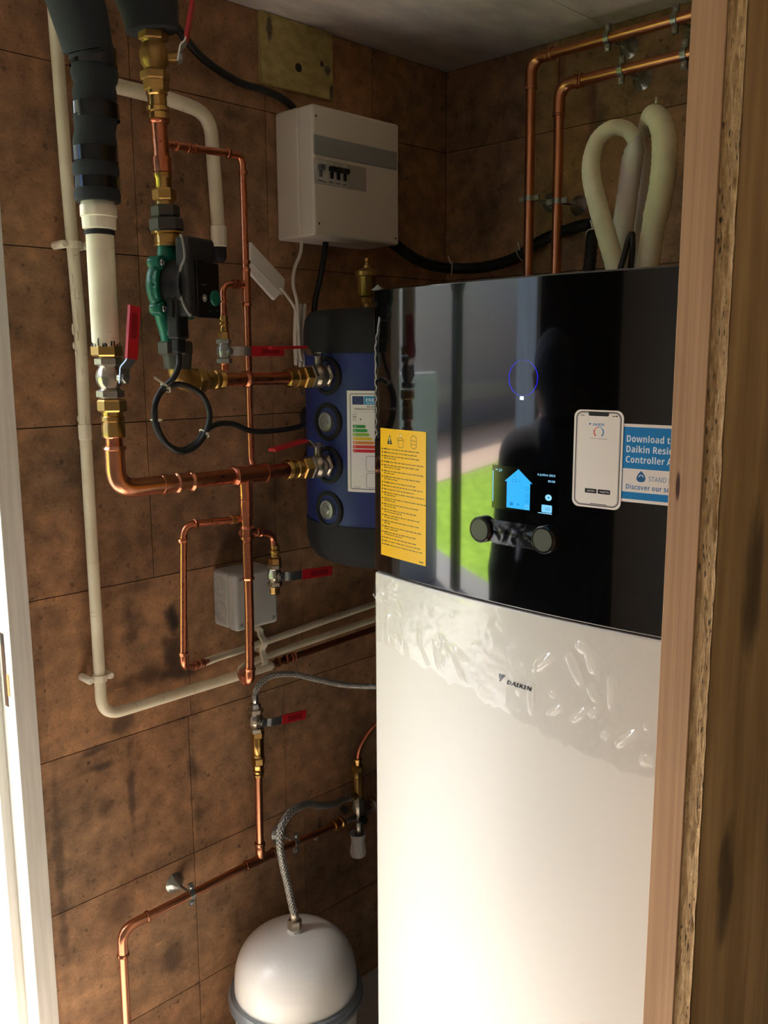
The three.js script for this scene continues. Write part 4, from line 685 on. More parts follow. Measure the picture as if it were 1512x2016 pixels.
// ---------------------------------------------------------------- blue buffer tank
{
  const cx = -0.422, cz = 0.219, r = 0.17, t = thing('buffer_tank', 'blue buffer tank with black end caps beside the heat pump', 'tank', [cx, 1.15, cz]);
  part(t, 'shell', turned([[r, 0], [r, 0.11], [r, 0.22], [r, 0.33]], V(cx, 1.238, cz), UPV, 72, 2), std(0x1c2a66, 0.5), 'blue jacket');
  part(t, 'end_cap', turned([[0, 0], [0.1, 0], [0.135, 0.004], [0.155, 0.014], [0.166, 0.03], [0.1715, 0.05], [0.172, 0.09], [0.17, 0.0905]], V(cx, 1.15, cz), UPV, 72), M.blackRubber, 'black lower cap');
  part(t, 'end_cap', turned([[0.17, 0], [0.172, 0.0005], [0.1715, 0.045], [0.168, 0.066], [0.16, 0.078], [0.145, 0.083], [0.09, 0.086], [0, 0.087]], V(cx, 1.567, cz), UPV, 72), M.blackRubber, 'black upper cap');
  part(t, 'wall_bracket', [box(cx - 0.05, cx + 0.05, 1.3, 1.34, 0, 0.052), box(cx - 0.05, cx + 0.05, 1.48, 1.52, 0, 0.052)], M.zinc);
  [1.525, 1.4385, YH, 1.2695].forEach((y, k) => {
    const p = part(t, 'port_rosette', turned([[0.0385, -0.02], [0.0385, 0.004], [0.0365, 0.009], [0.03, 0.0115], [0.026, 0.006], [0.022, 0.002], [0.0, 0.002]], V(cx - r + 0.008, y, cz), LEFT, 40), M.blackRubber);
    if (k % 2) part(p, 'plug', [turned([[0, 0], [0.0192, 0], [0.0192, 0.01], [0.0182, 0.0125], [0.0165, 0.013], [0.0158, 0.0118], [0, 0.0115]], V(cx - r + 0.006, y, cz), LEFT, 32), hex(0.0085, 0.004, V(cx - r - 0.005, y, cz), LEFT)], M.zinc, 'grey threaded plug');
  });
  // energy label follows the round jacket
  const lab = canvasTexture(512, 900, (c, w, h) => {
    c.fillStyle = '#e9e2da'; c.fillRect(0, 0, w, h); c.strokeStyle = '#3c4658'; c.lineWidth = 6; c.beginPath(); c.roundRect(32, 28, w - 64, h - 56, 16); c.stroke();
    c.fillStyle = '#23326e'; c.fillRect(54, 48, 108, 74); for (let k = 0; k < 12; k++) { const a = k * Math.PI / 6; c.fillStyle = '#8f8a4a'; c.fillRect(106 + 26 * Math.cos(a), 83 + 26 * Math.sin(a), 5, 5); }
    c.fillStyle = '#1b8fc4'; c.fillRect(166, 48, 292, 74); c.fillStyle = '#e9eef2'; c.font = 'bold 42px sans-serif'; c.fillText('ENERG', 180, 96); c.fillRect(184, 106, 90, 5);
    c.fillStyle = '#3a3a3c'; c.font = 'bold 19px sans-serif'; c.fillText('THERMADOR', 70, 168); c.fillText('BALLON', 192, 146); c.fillText('ECO 50', 192, 168); c.fillStyle = '#9a9690'; c.fillRect(60, 186, 400, 2);
    c.strokeStyle = '#4a4a4c'; c.lineWidth = 3; c.strokeRect(62, 206, 26, 22); c.strokeRect(62, 232, 26, 26); c.fillStyle = '#2c2c2e'; c.beginPath(); c.moveTo(122, 240); c.lineTo(144, 250); c.lineTo(124, 262); c.lineTo(130, 250); c.closePath(); c.fill();
    [['#2f8a3a', 'A+', 110], ['#2f9a3a', 'A', 128], ['#8fb63a', 'B', 146], ['#e6c326', 'C', 170], ['#e08a2e', 'D', 190], ['#d8402c', 'E', 210], ['#cf2229', 'F', 230]].forEach(([col, s, l], k) => { const y = 300 + k * 36; c.fillStyle = col; c.beginPath(); c.moveTo(58, y); c.lineTo(58 + l, y); c.lineTo(58 + l + 14, y + 14); c.lineTo(58 + l, y + 28); c.lineTo(58, y + 28); c.fill(); c.fillStyle = '#f0ece0'; c.font = 'bold 20px sans-serif'; c.fillText(s, 70, y + 22); });
    c.strokeStyle = '#55504a'; c.lineWidth = 3; c.beginPath(); c.roundRect(182, 576, 230, 132, 14); c.stroke(); c.beginPath(); c.roundRect(182, 726, 230, 132, 14); c.stroke(); c.fillStyle = '#3a3a3c'; c.font = '16px sans-serif'; c.fillText('812/2013', 62, 862);
  });
  const P = [], U = [], I = [], N = [], n = 24, a0 = R(163.4), a1 = R(163.4 - 36);
  for (let j = 0; j < 2; j++) for (let i = 0; i <= n; i++) { const a = a0 + (a1 - a0) * i / n; P.push(cx + 0.1708 * Math.cos(a), j ? 1.4985 : 1.309, cz + 0.1708 * Math.sin(a)); N.push(Math.cos(a), 0, Math.sin(a)); U.push(i / n, j); }
  for (let i = 0; i < n; i++) I.push(i, i + 1, i + n + 1, i + n + 1, i + 1, i + n + 2);
  const g = new THREE.BufferGeometry(); g.setAttribute('position', new THREE.Float32BufferAttribute(P, 3)); g.setAttribute('normal', new THREE.Float32BufferAttribute(N, 3)); g.setAttribute('uv', new THREE.Float32BufferAttribute(U, 2)); g.setIndex(I);
  part(t, 'energy_label', g, new THREE.MeshStandardMaterial({ map: lab, roughness: 0.5, side: THREE.DoubleSide }), 'white energy rating label');
  const v = thing('air_vent', 'brass automatic air vent on top of the blue tank', 'air vent', [-0.484, 1.652, HZ]), q = V(-0.484, 1.65, HZ);
  part(v, 'neck', [hex(0.0115, 0.012, V(q.x, 1.662, q.z), UPV), cyl(0.0085, 0.02, q, UPV)], M.brassDull);
  part(v, 'float_body', turned([[0, 0], [0.0155, 0], [0.0175, 0.003], [0.0185, 0.036], [0.0192, 0.037], [0.0225, 0.038], [0.0228, 0.046], [0.017, 0.05], [0.009, 0.053], [0, 0.054]], V(q.x, 1.676, q.z), UPV, 36), M.brassDull);
  part(v, 'vent_cap', [turned([[0, 0], [0.006, 0], [0.006, 0.006], [0.003, 0.007], [0.003, 0.012], [0.0045, 0.013], [0.004, 0.019], [0, 0.02]], V(q.x, 1.7285, q.z), UPV, 16)], M.brass);
}

// ---------------------------------------------------------------- fuse box, its cables and the white tag
{
  const x0 = -0.525, x1 = -0.282, y0 = 1.796, y1 = 2.043, zf = 0.114, t = thing('fuse_box', 'off white plastic fuse box with grey window strip and switches', 'fuse box', [-0.4, y0, 0]);
  const pl = std(0xe3d9c8, 0.5);
  part(t, 'case', box(x0, x1, y0, y1, 0, 0.07, 0.005), pl);
  part(t, 'cover', box(x0 + 0.0005, x1 - 0.0005, y0 + 0.0005, y1 - 0.0005, 0.0705, zf, 0.006), pl);
  part(t, 'window_flap', box(x0 + 0.003, x1 - 0.008, 1.949, 1.9855, zf - 0.004, zf + 0.0016, 0.001), phys(0x9a9a96, 0.35, 0), 'smoky grey flap');
  const w = part(t, 'switch_window', box(x0 + 0.003, -0.381, 1.895, 1.942, zf - 0.004, zf + 0.0008, 0.0006), std(0xa8a294, 0.5), 'row of switches');
  part(w, 'module', box(x0 + 0.005, -0.489, 1.8965, 1.9405, zf, zf + 0.002, 0.0005), std(0xc9c4ba, 0.5));
  for (let k = 0; k < 3; k++) part(w, 'module', box(-0.4875 + k * 0.0178, -0.4705 + k * 0.0178, 1.8965, 1.9405, zf, zf + 0.002, 0.0005), std(0xc4bfb4, 0.5));
  const toggle = (x, mat, s) => part(w, 'toggle', [box(x - 0.003 * s, x + 0.003 * s, 1.908, 1.924, zf + 0.001, zf + 0.0055, 0.001), box(x - 0.007 * s, x + 0.007 * s, 1.921, 1.931, zf + 0.002, zf + 0.011, 0.002)], mat);
  toggle(-0.508, std(0x55585a, 0.5), 1); for (let k = 0; k < 3; k++) toggle(-0.479 + k * 0.0178, M.blackPlastic, 1.15);
  part(w, 'print', [[-0.517, 1.9, 0.018], [-0.5, 1.8985, 0.008], [-0.485, 1.9, 0.011], [-0.467, 1.9, 0.011], [-0.449, 1.9, 0.011]].map(([x, y, l]) => box(x, x + l, y, y + 0.0018, zf + 0.0018, zf + 0.0023)), std(0x4c5660, 0.6));
  part(t, 'cover_screw', [[x0 + 0.01, 2.02], [x0 + 0.014, 1.82], [x1 - 0.012, 1.81]].map(([x, y]) => turned([[0, 0], [0.0026, 0], [0.002, 0.0008], [0, 0.0009]], V(x, y, zf - 0.0003), MZ, 12)), M.darkGrey);
  const wc = thing('white_cable', 'thin white cable hanging from the fuse box into a coiled bundle', 'cable', [-0.52, 1.6, 0.05]);
  part(wc, 'cable', sweep(curve([V(-0.503, 1.8, 0.05), V(-0.508, 1.77, 0.052), V(-0.528, 1.735, 0.055), V(-0.532, 1.705, 0.055), V(-0.527, 1.67, 0.06), V(-0.524, 1.62, 0.06), V(-0.522, 1.57, 0.06), V(-0.516, 1.553, 0.06)], 50), 0.0036, 10), M.whiteCable);
  for (let k = 0; k < 3; k++) { const x = -0.52 + k * 0.011; part(wc, 'coil_turn', sweep(curve([V(x - 0.004, 1.556 - k * 0.004, 0.05), V(x - 0.006, 1.61, 0.052), V(x - 0.003, 1.655, 0.052), V(x + 0.004, 1.666, 0.046), V(x + 0.009, 1.655, 0.036), V(x + 0.008, 1.6, 0.032), V(x + 0.006, 1.553 - k * 0.004, 0.036), V(x, 1.546 - k * 0.004, 0.044), V(x - 0.004, 1.556 - k * 0.004, 0.05)], 50), 0.0036, 10), M.whiteCable); }
  part(wc, 'lead', sweep(curve([V(-0.566, 1.698, 0.055), V(-0.545, 1.677, 0.056), V(-0.53, 1.655, 0.058), V(-0.525, 1.62, 0.062)], 20), 0.003, 10), M.whiteCable);
  const tag = thing('sensor_tag', 'white plastic sensor box hanging askew on the white cable', 'sensor', [-0.6, 1.72, 0.05]);
  const sh = new THREE.Shape([[-0.633, 1.778], [-0.553, 1.714], [-0.5565, 1.694], [-0.579, 1.6745], [-0.638, 1.724]].map(([a, b]) => new THREE.Vector2(a, b)));
  part(tag, 'housing', toCreasedNormals(new THREE.ExtrudeGeometry(sh, { depth: 0.008, bevelEnabled: true, bevelSize: 0.0012, bevelThickness: 0.0012, bevelSegments: 2 }).translate(0, 0, 0.045), 0.4), M.whitePlastic);
  part(tag, 'lid_rib', strip([V(-0.636, 1.742, 0.0545), V(-0.561, 1.684, 0.0545)], V(0.6, 0.8, 0), 0.0012, 0.0008), M.whitePlastic);
  const bc = thing('black_cable', 'black cable dropping from the fuse box behind the blue tank', 'cable', [-0.45, 1.66, 0.05]);
  part(bc, 'cable', sweep(curve([V(-0.437, 1.8, 0.05), V(-0.441, 1.775, 0.05), V(-0.455, 1.72, 0.05), V(-0.47, 1.672, 0.05), V(-0.47, 1.63, 0.045)], 30), 0.0062, 12), M.cable);
  const tc = thing('black_cable', 'black cable sloping from the ceiling valve down behind the fuse box', 'cable', [-0.6, 2.08, 0.02]);
  part(tc, 'cable', sweep(curve([V(-0.86, 2.2, 0.03), V(-0.79, 2.165, 0.025), V(-0.744, 2.13, 0.02), V(-0.706, 2.106, 0.016), V(-0.627, 2.08, 0.016), V(-0.555, 2.076, 0.016), V(-0.51, 2.066, 0.018), V(-0.47, 2.04, 0.02)], 60), 0.0072, 14), M.cable);
  const lc = thing('black_cable', 'thick ribbed black cable sagging from the fuse box across to the back wall', 'cable', [-0.1, 1.78, 0.05]);
  const path = curve([V(-0.266, 1.836, 0.03), V(-0.225, 1.812, 0.04), V(-0.15, 1.78, 0.045), V(-0.085, 1.768, 0.055), V(-0.045, 1.764, 0.1), V(-0.036, 1.765, 0.16), V(-0.034, 1.779, 0.24), V(-0.03, 1.808, 0.3), V(-0.026, 1.828, 0.375), V(-0.03, 1.83, 0.432), V(-0.06, 1.79, 0.452), V(-0.1, 1.7, 0.47)], 220);
  part(lc, 'sheath', sweep(path, (q, i) => 0.0125 + 0.0007 * Math.sin(i * 1.9), 16), M.cable);
  for (const [k, l] of [[70, 'pale cable tie on the sagging black cable near the corner'], [124, 'pale cable tie on the sagging black cable left of the copper pipes'], [192, 'pale cable tie where the black cable turns down beside the cream hoses']]) {
    const p = path[k], d = path[k + 1].clone().sub(path[k - 1]).normalize(), c = thing('cable_tie', l, 'cable tie', p.toArray());
    part(c, 'strap', [new THREE.TorusGeometry(0.0142, 0.0012, 6, 26).applyQuaternion(new THREE.Quaternion().setFromUnitVectors(MZ, d)).translate(p.x, p.y, p.z), strip([p.clone().add(V(-0.012, 0.008, 0.006)), p.clone().add(V(-0.018, 0.026, 0.004))], V(0.3, 0, 1), 0.0014, 0.0006)], M.tie);
  }
}
// insulation board patch by the ceiling
{
  const t = thing('insulation_patch', 'yellowish insulation board patch under the ceiling above the fuse box', 'board', [-0.47, 2.095, 0]);
  const tex = pixelTexture(256, 256, (i, j) => { let k = 0; for (const [a, b, rx, ry] of [[30, 200, 12, 60], [235, 110, 16, 22], [250, 30, 12, 34], [214, 128, 9, 16]]) k = Math.max(k, 1 - smooth(0.5, 1, Math.hypot((i - a) / rx, (j - b) / ry) + 0.5 * fbm(i / 14, j / 14, 3))); const s = fbm(i / 40, j / 40, 4) * 50 + nz(i / 3, j / 3) * 8; return [(186 + s) * (1 - 0.45 * k), (168 + s) * (1 - 0.45 * k), (106 + s * 0.8) * (1 - 0.3 * k)]; });
  part(t, 'board', box(-0.563, -0.373, 2.093, CEIL - 0.001, 0, 0.009, 0.001), new THREE.MeshStandardMaterial({ map: tex, roughness: 0.9 }));
  part(t, 'hole', turned([[0, 0], [0.0085, 0], [0.0085, 0.0006], [0, 0.0007]], V(-0.468, 2.139, 0.0088), MZ, 20), std(0x3c3626, 0.95));
}
// grey junction box
{
  const x0 = -0.716, x1 = -0.611, y0 = 1.021, y1 = 1.138, zf = 0.08, t = thing('junction_box', 'grey plastic junction box behind the copper drop pipe', 'junction box', [-0.66, y0, 0]);
  part(t, 'case', box(x0, x1, y0, y1, 0, 0.05, 0.008), M.greyPlastic);
  part(t, 'lid', box(x0 - 0.001, x1 + 0.001, y0 - 0.001, y1 + 0.001, 0.051, zf, 0.008), M.greyPlastic);
  for (const y of [1.055, 1.105]) part(t, 'knockout', [0.02, 0.014, 0.008].map((r) => turned([[r - 0.0012, 0], [r - 0.0012, 0.0012], [r, 0.0012], [r, 0]], V(x0 + 0.0003, y, 0.026), LEFT, 28)), M.greyPlastic);
  part(t, 'lid_screw', [[x0 + 0.012, y1 - 0.012], [x0 + 0.012, y0 + 0.012], [x1 - 0.012, y0 + 0.012], [x1 - 0.012, y1 - 0.012]].map(([x, y]) => turned([[0, 0], [0.0042, 0], [0.0036, 0.0009], [0.0012, 0.001], [0.0012, 0.0004], [0, 0.0004]], V(x, y, zf - 0.0003), MZ, 16)), std(0x8d8b85, 0.6));
}

// ---------------------------------------------------------------- bottom copper run, clips, filling group, hoses
function wallClip(label, foot, pipe, along, r, group) {    // rosette on the wall, rod, two screw ring round the pipe
  const t = thing('pipe_clip', label, 'clip', foot.toArray(), group), d = pipe.clone().sub(foot), l = d.length(); d.normalize();
  part(t, 'rosette', turned([[0.0205, 0], [0.0212, 0.0008], [0.0205, 0.0018], [0.017, 0.003], [0.0115, 0.009], [0.0075, 0.018], [0.0062, 0.022], [0, 0.022]], foot, d, 32), M.zinc);
  part(t, 'rod', cyl(0.0036, l - r - 0.012, foot.clone().addScaledVector(d, 0.012), d, 12), M.zinc);
  const a = along.clone().normalize(), s = a.clone().cross(d).normalize();
  const ring = part(t, 'ring', [turned([[r * 1.03, -0.0055], [r * 1.2, -0.0055], [r * 1.2, 0.0055], [r * 1.03, 0.0055]], pipe, a, 26, 0.6)], M.zinc);
  for (const k of [-1, 1]) {
    const e = pipe.clone().addScaledVector(s, k * (r + 0.0085));
    part(ring, 'ear', strip([pipe.clone().addScaledVector(s, k * r * 1.05), pipe.clone().addScaledVector(s, k * (r + 0.015))], a, 0.0055, 0.0032), M.zinc);
    part(ring, 'screw', turned([[0, 0], [0.0042, 0], [0.0044, 0.002], [0.003, 0.0035], [0, 0.0036]], e.clone().addScaledVector(d, 0.003), d, 14), M.steel);
  }
}
{
  const z = 0.06, t = pipeThing('copper pipe along the bottom of the wall turning down at its left end', [V(-0.992, 0.02, z), V(-0.9895, 0.494, z), V(-0.66, 0.5015, z), V(-0.45, 0.494, z)], 0.0082, 0.04, M.copperNew);
  part(t, 'elbow', sweep(bent([V(-0.9895, 0.44, z), V(-0.9895, 0.494, z), V(-0.93, 0.4955, z)], 0.042), 0.0096, 18), M.copperNew);
  for (const [p, d] of [[V(-0.9895, 0.442, z), UPV], [V(-0.934, 0.4955, z), MX], [V(-0.697, 0.5008, z), MX], [V(-0.624, 0.5, z), MX], [V(-0.6605, 0.535, z), UPV]]) part(t, 'bead_ring', bead(0.0118, 0.007, p, d), M.copperNew);
  sleeve(t, 'tee', V(-0.697, 0.5008, z), V(-0.624, 0.5, z), 0.0098, M.copperNew, false);
  part(t, 'tee_branch', cyl(0.0096, 0.03, V(-0.6605, 0.505, z), UPV), M.copperNew);
  part(t, 'branch', sweep([V(-0.6605, 0.52, z), V(-0.66, 0.6, z), V(-0.6585, 0.71, z)], 0.0082, 18), M.copperNew);
  part(t, 'brass_adapter', [turned([[0.008, 0], [0.0105, 0.001], [0.0105, 0.006], [0.0088, 0.008], [0.012, 0.01], [0.012, 0.014], [0.009, 0.016], [0.011, 0.02], [0.011, 0.028], [0, 0.03]], V(-0.6585, 0.688, z), UPV), hex(0.0142, 0.016, V(-0.6585, 0.716, z), UPV), bead(0.0128, 0.006, V(-0.6585, 0.736, z), UPV), cyl(0.0128, 0.038, V(-0.6585, 0.74, z), UPV), hex(0.0155, 0.014, V(-0.6592, 0.777, z), UPV)], M.brass);
  part(t, 'brass_adapter', [turned([[0.008, 0], [0.0125, 0.001], [0.0125, 0.006], [0.0095, 0.008], [0.0095, 0.02], [0.0135, 0.022], [0.0135, 0.03], [0, 0.031]], V(-0.45, 0.494, z), MX)], M.brass);
  wallClip('zinc clip on a flared rosette at the left end of the bottom copper pipe', V(-0.835, 0.497, 0), V(-0.835, 0.4977, z), MX, 0.0082, 'zinc clips on the bottom pipe');
  wallClip('zinc clip behind the braided hose on the bottom copper pipe', V(-0.562, 0.498, 0), V(-0.562, 0.498, z), MX, 0.0082, 'zinc clips on the bottom pipe');
}
ballValve('nickel ball valve with tilted red lever where the grey hose starts', V(-0.6622, 0.815, 0.06), UPV, MZ, V(1, -0.1, 0), { r: 0.0155, len: 0.052, lever: 0.112, grip: 0.42, hw: 0.0085, rise: 0.005, stem: 0.008, print: true });
function braided(name, label, pts, r, base, n = 140) {
  const t = thing(name, label, 'hose', base), path = curve(pts, n);
  part(t, 'core', sweep(path, r * 0.94, 12), std(0x7c7a76, 0.4, 0.7));
  let nrm = V(0.31, 0.2, 0.9), frames = path.map((p, i) => { const d = path[Math.min(n, i + 1)].clone().sub(path[Math.max(0, i - 1)]).normalize(); nrm.addScaledVector(d, -nrm.dot(d)).normalize(); return [nrm.clone(), d.clone().cross(nrm)]; });
  const g = []; let L = 0; const len = path.map((p, i) => (i ? L += p.distanceTo(path[i - 1]) : 0));
  for (const s of [-1, 1]) for (let k = 0; k < 6; k++) g.push(sweep(path.map((p, i) => { const a = k / 6 * 6.283 + s * len[i] / (r * 1.15); return p.clone().addScaledVector(frames[i][0], r * 0.98 * Math.cos(a)).addScaledVector(frames[i][1], r * 0.98 * Math.sin(a)); }), r * 0.16, 4, false));
  part(t, 'braid', g, std(0xb6b2aa, 0.35, 0.9), 'woven steel braid'); return t;
}
{
  const t = braided('braided_hose', 'thin braided steel hose curving from the bottom valve to the heat pump', [V(-0.662, 0.868, 0.06), V(-0.657, 0.885, 0.062), V(-0.63, 0.903, 0.068), V(-0.583, 0.9, 0.08), V(-0.525, 0.878, 0.1), V(-0.47, 0.858, 0.13), V(-0.43, 0.862, 0.2), V(-0.43, 0.9, 0.32), V(-0.42, 0.95, 0.45)], 0.0058, [-0.662, 0.86, 0.06]);
  part(t, 'end_fitting', [cyl(0.0072, 0.02, V(-0.6622, 0.852, 0.06), UPV, 16), hex(0.0118, 0.014, V(-0.6622, 0.838, 0.06), UPV)], M.steel);
}
// expansion vessel
{
  const cx = -0.66, cz = 0.17, t = thing('expansion_vessel', 'white expansion vessel with domed top and grey clamp band', 'vessel', [cx, 0, cz]);
  const dome = [[0.128, 0.235]]; for (let k = 0; k <= 22; k++) { const a = k / 22 * Math.PI / 2, e = 0.72; dome.push([0.128 * Math.max(0, Math.cos(a)) ** e, 0.262 + 0.121 * Math.sin(a) ** e]); }
  const low = []; for (let k = 0; k <= 16; k++) { const a = (1 - k / 16) * Math.PI / 2; low.push([0.128 * Math.cos(a) ** 0.8, 0.2 - 0.12 * Math.sin(a) ** 0.8]); }
  const white = phys(0xf2ece2, 0.34, 0, { clearcoat: 0.3, clearcoatRoughness: 0.2 });
  part(t, 'shell', turned([...low, ...dome], V(cx, 0, cz), UPV, 72, 1.2), white);
  part(t, 'clamp_band', turned([[0.126, 0.234], [0.136, 0.234], [0.1405, 0.238], [0.1415, 0.246], [0.1385, 0.25], [0.1395, 0.255], [0.137, 0.262], [0.131, 0.264], [0.127, 0.262]], V(cx, 0, cz), UPV, 72, 0.8), std(0x8d9296, 0.42, 0.5), 'grey clamp band');
  part(t, 'neck', turned([[0.019, 0], [0.018, 0.004], [0.0145, 0.006], [0.0145, 0.012], [0, 0.012]], V(cx, 0.378, cz), UPV, 28), white);
  part(t, 'stand', [0, 2.1, 4.2].map((a) => sweep([V(cx + 0.1 * Math.cos(a), 0.13, cz + 0.1 * Math.sin(a)), V(cx + 0.105 * Math.cos(a), 0, cz + 0.105 * Math.sin(a))], 0.01, 10)), white);
  const h = braided('braided_hose', 'braided steel hose arching from the vessel top to the safety group', [V(-0.66, 0.417, 0.17), V(-0.664, 0.4366, 0.17), V(-0.675, 0.491, 0.17), V(-0.688, 0.5476, 0.171), V(-0.694, 0.5935, 0.171), V(-0.687, 0.626, 0.168), V(-0.66, 0.6442, 0.163), V(-0.627, 0.643, 0.155), V(-0.589, 0.6296, 0.142), V(-0.54, 0.6008, 0.122), V(-0.485, 0.5739, 0.098), V(-0.425, 0.5561, 0.072), V(-0.4, 0.549, 0.064)], 0.0072, [-0.66, 0.39, 0.17]);
  part(h, 'end_fitting', [hex(0.0152, 0.022, V(-0.66, 0.388, 0.17), UPV), cyl(0.009, 0.018, V(-0.66, 0.409, 0.17), UPV, 16)], M.nickel);
  part(h, 'end_fitting', cyl(0.0095, 0.016, V(-0.412, 0.5525, 0.068), V(1, -0.28, -0.32), 16), M.nickel);
}
// safety group beside the unit
{
  const x = -0.371, z = 0.06, t = thing('safety_group', 'nickel safety group with white drain funnel between the hose and the heat pump', 'valve', [x, 0.4, z]);
  part(t, 'brass_adapter', [turned([[0, 0], [0.0075, 0], [0.0075, 0.008], [0.0105, 0.01], [0.0105, 0.018], [0, 0.018]], V(x + 0.001, 0.615, z), UPV), hex(0.0145, 0.014, V(x, 0.602, z), UPV), cyl(0.0125, 0.026, V(x, 0.577, z), UPV)], M.brass);
  part(t, 'tee_body', [cyl(0.0128, 0.05, V(x, 0.54, z), UPV), cyl(0.011, 0.024, V(x, 0.545, z), LEFT)], M.brassDull);
  part(t, 'body', [turned([[0, 0], [0.014, 0], [0.019, 0.012], [0.019, 0.045], [0.015, 0.055], [0.0125, 0.062], [0, 0.062]], V(x, 0.478, z), UPV, 28), cyl(0.015, 0.05, V(x - 0.002, 0.498, z), MX, 24), hex(0.019, 0.016, V(x + 0.04, 0.5, z + 0.004), MX), cyl(0.012, 0.05, V(x - 0.05, 0.497, z), MX, 20), cyl(0.009, 0.03, V(x - 0.006, 0.45, z + 0.008), UPV, 18)], M.nickel);
  part(t, 'handwheel', turned([[0, 0], [0.009, 0], [0.009, 0.012], [0, 0.013]], V(x - 0.006, 0.49, z + 0.018), MZ, 20), M.blackPlastic);
  part(t, 'handwheel', turned([[0, 0], [0.008, 0], [0.0075, 0.014], [0, 0.015]], V(x - 0.04, 0.518, z), V(-0.6, 0.6, 0), 20), M.blackPlastic);
  part(t, 'drain_funnel', turned([[0.013, 0.0], [0.0175, 0.0], [0.0195, 0.008], [0.018, 0.02], [0.0155, 0.034], [0.017, 0.048], [0.0192, 0.056], [0.0175, 0.056], [0.0135, 0.034], [0.015, 0.004]], V(x - 0.009, 0.396, z + 0.008), UPV, 30), M.whitePlastic, 'white plastic drain funnel');
  const c = pipeThing('bare copper pipe curving from the safety group behind the heat pump', [V(x, 0.625, z), V(x + 0.004, 0.66, z + 0.002), V(x + 0.03, 0.71, z + 0.02), V(x + 0.09, 0.75, z + 0.06)], 0.0058, 0.04, M.copper);
  const pl = thing('wall_plug', 'small pale plastic plug in the wall under the bottom pipe', 'plug', [-0.452, 0.44, 0]);
  part(pl, 'plug', [turned([[0, 0], [0.006, 0], [0.006, 0.008], [0.003, 0.009], [0, 0.007]], V(-0.452, 0.452, 0), MZ, 8), box(-0.458, -0.45, 0.438, 0.449, 0, 0.004, 0.001)], M.tie);
}

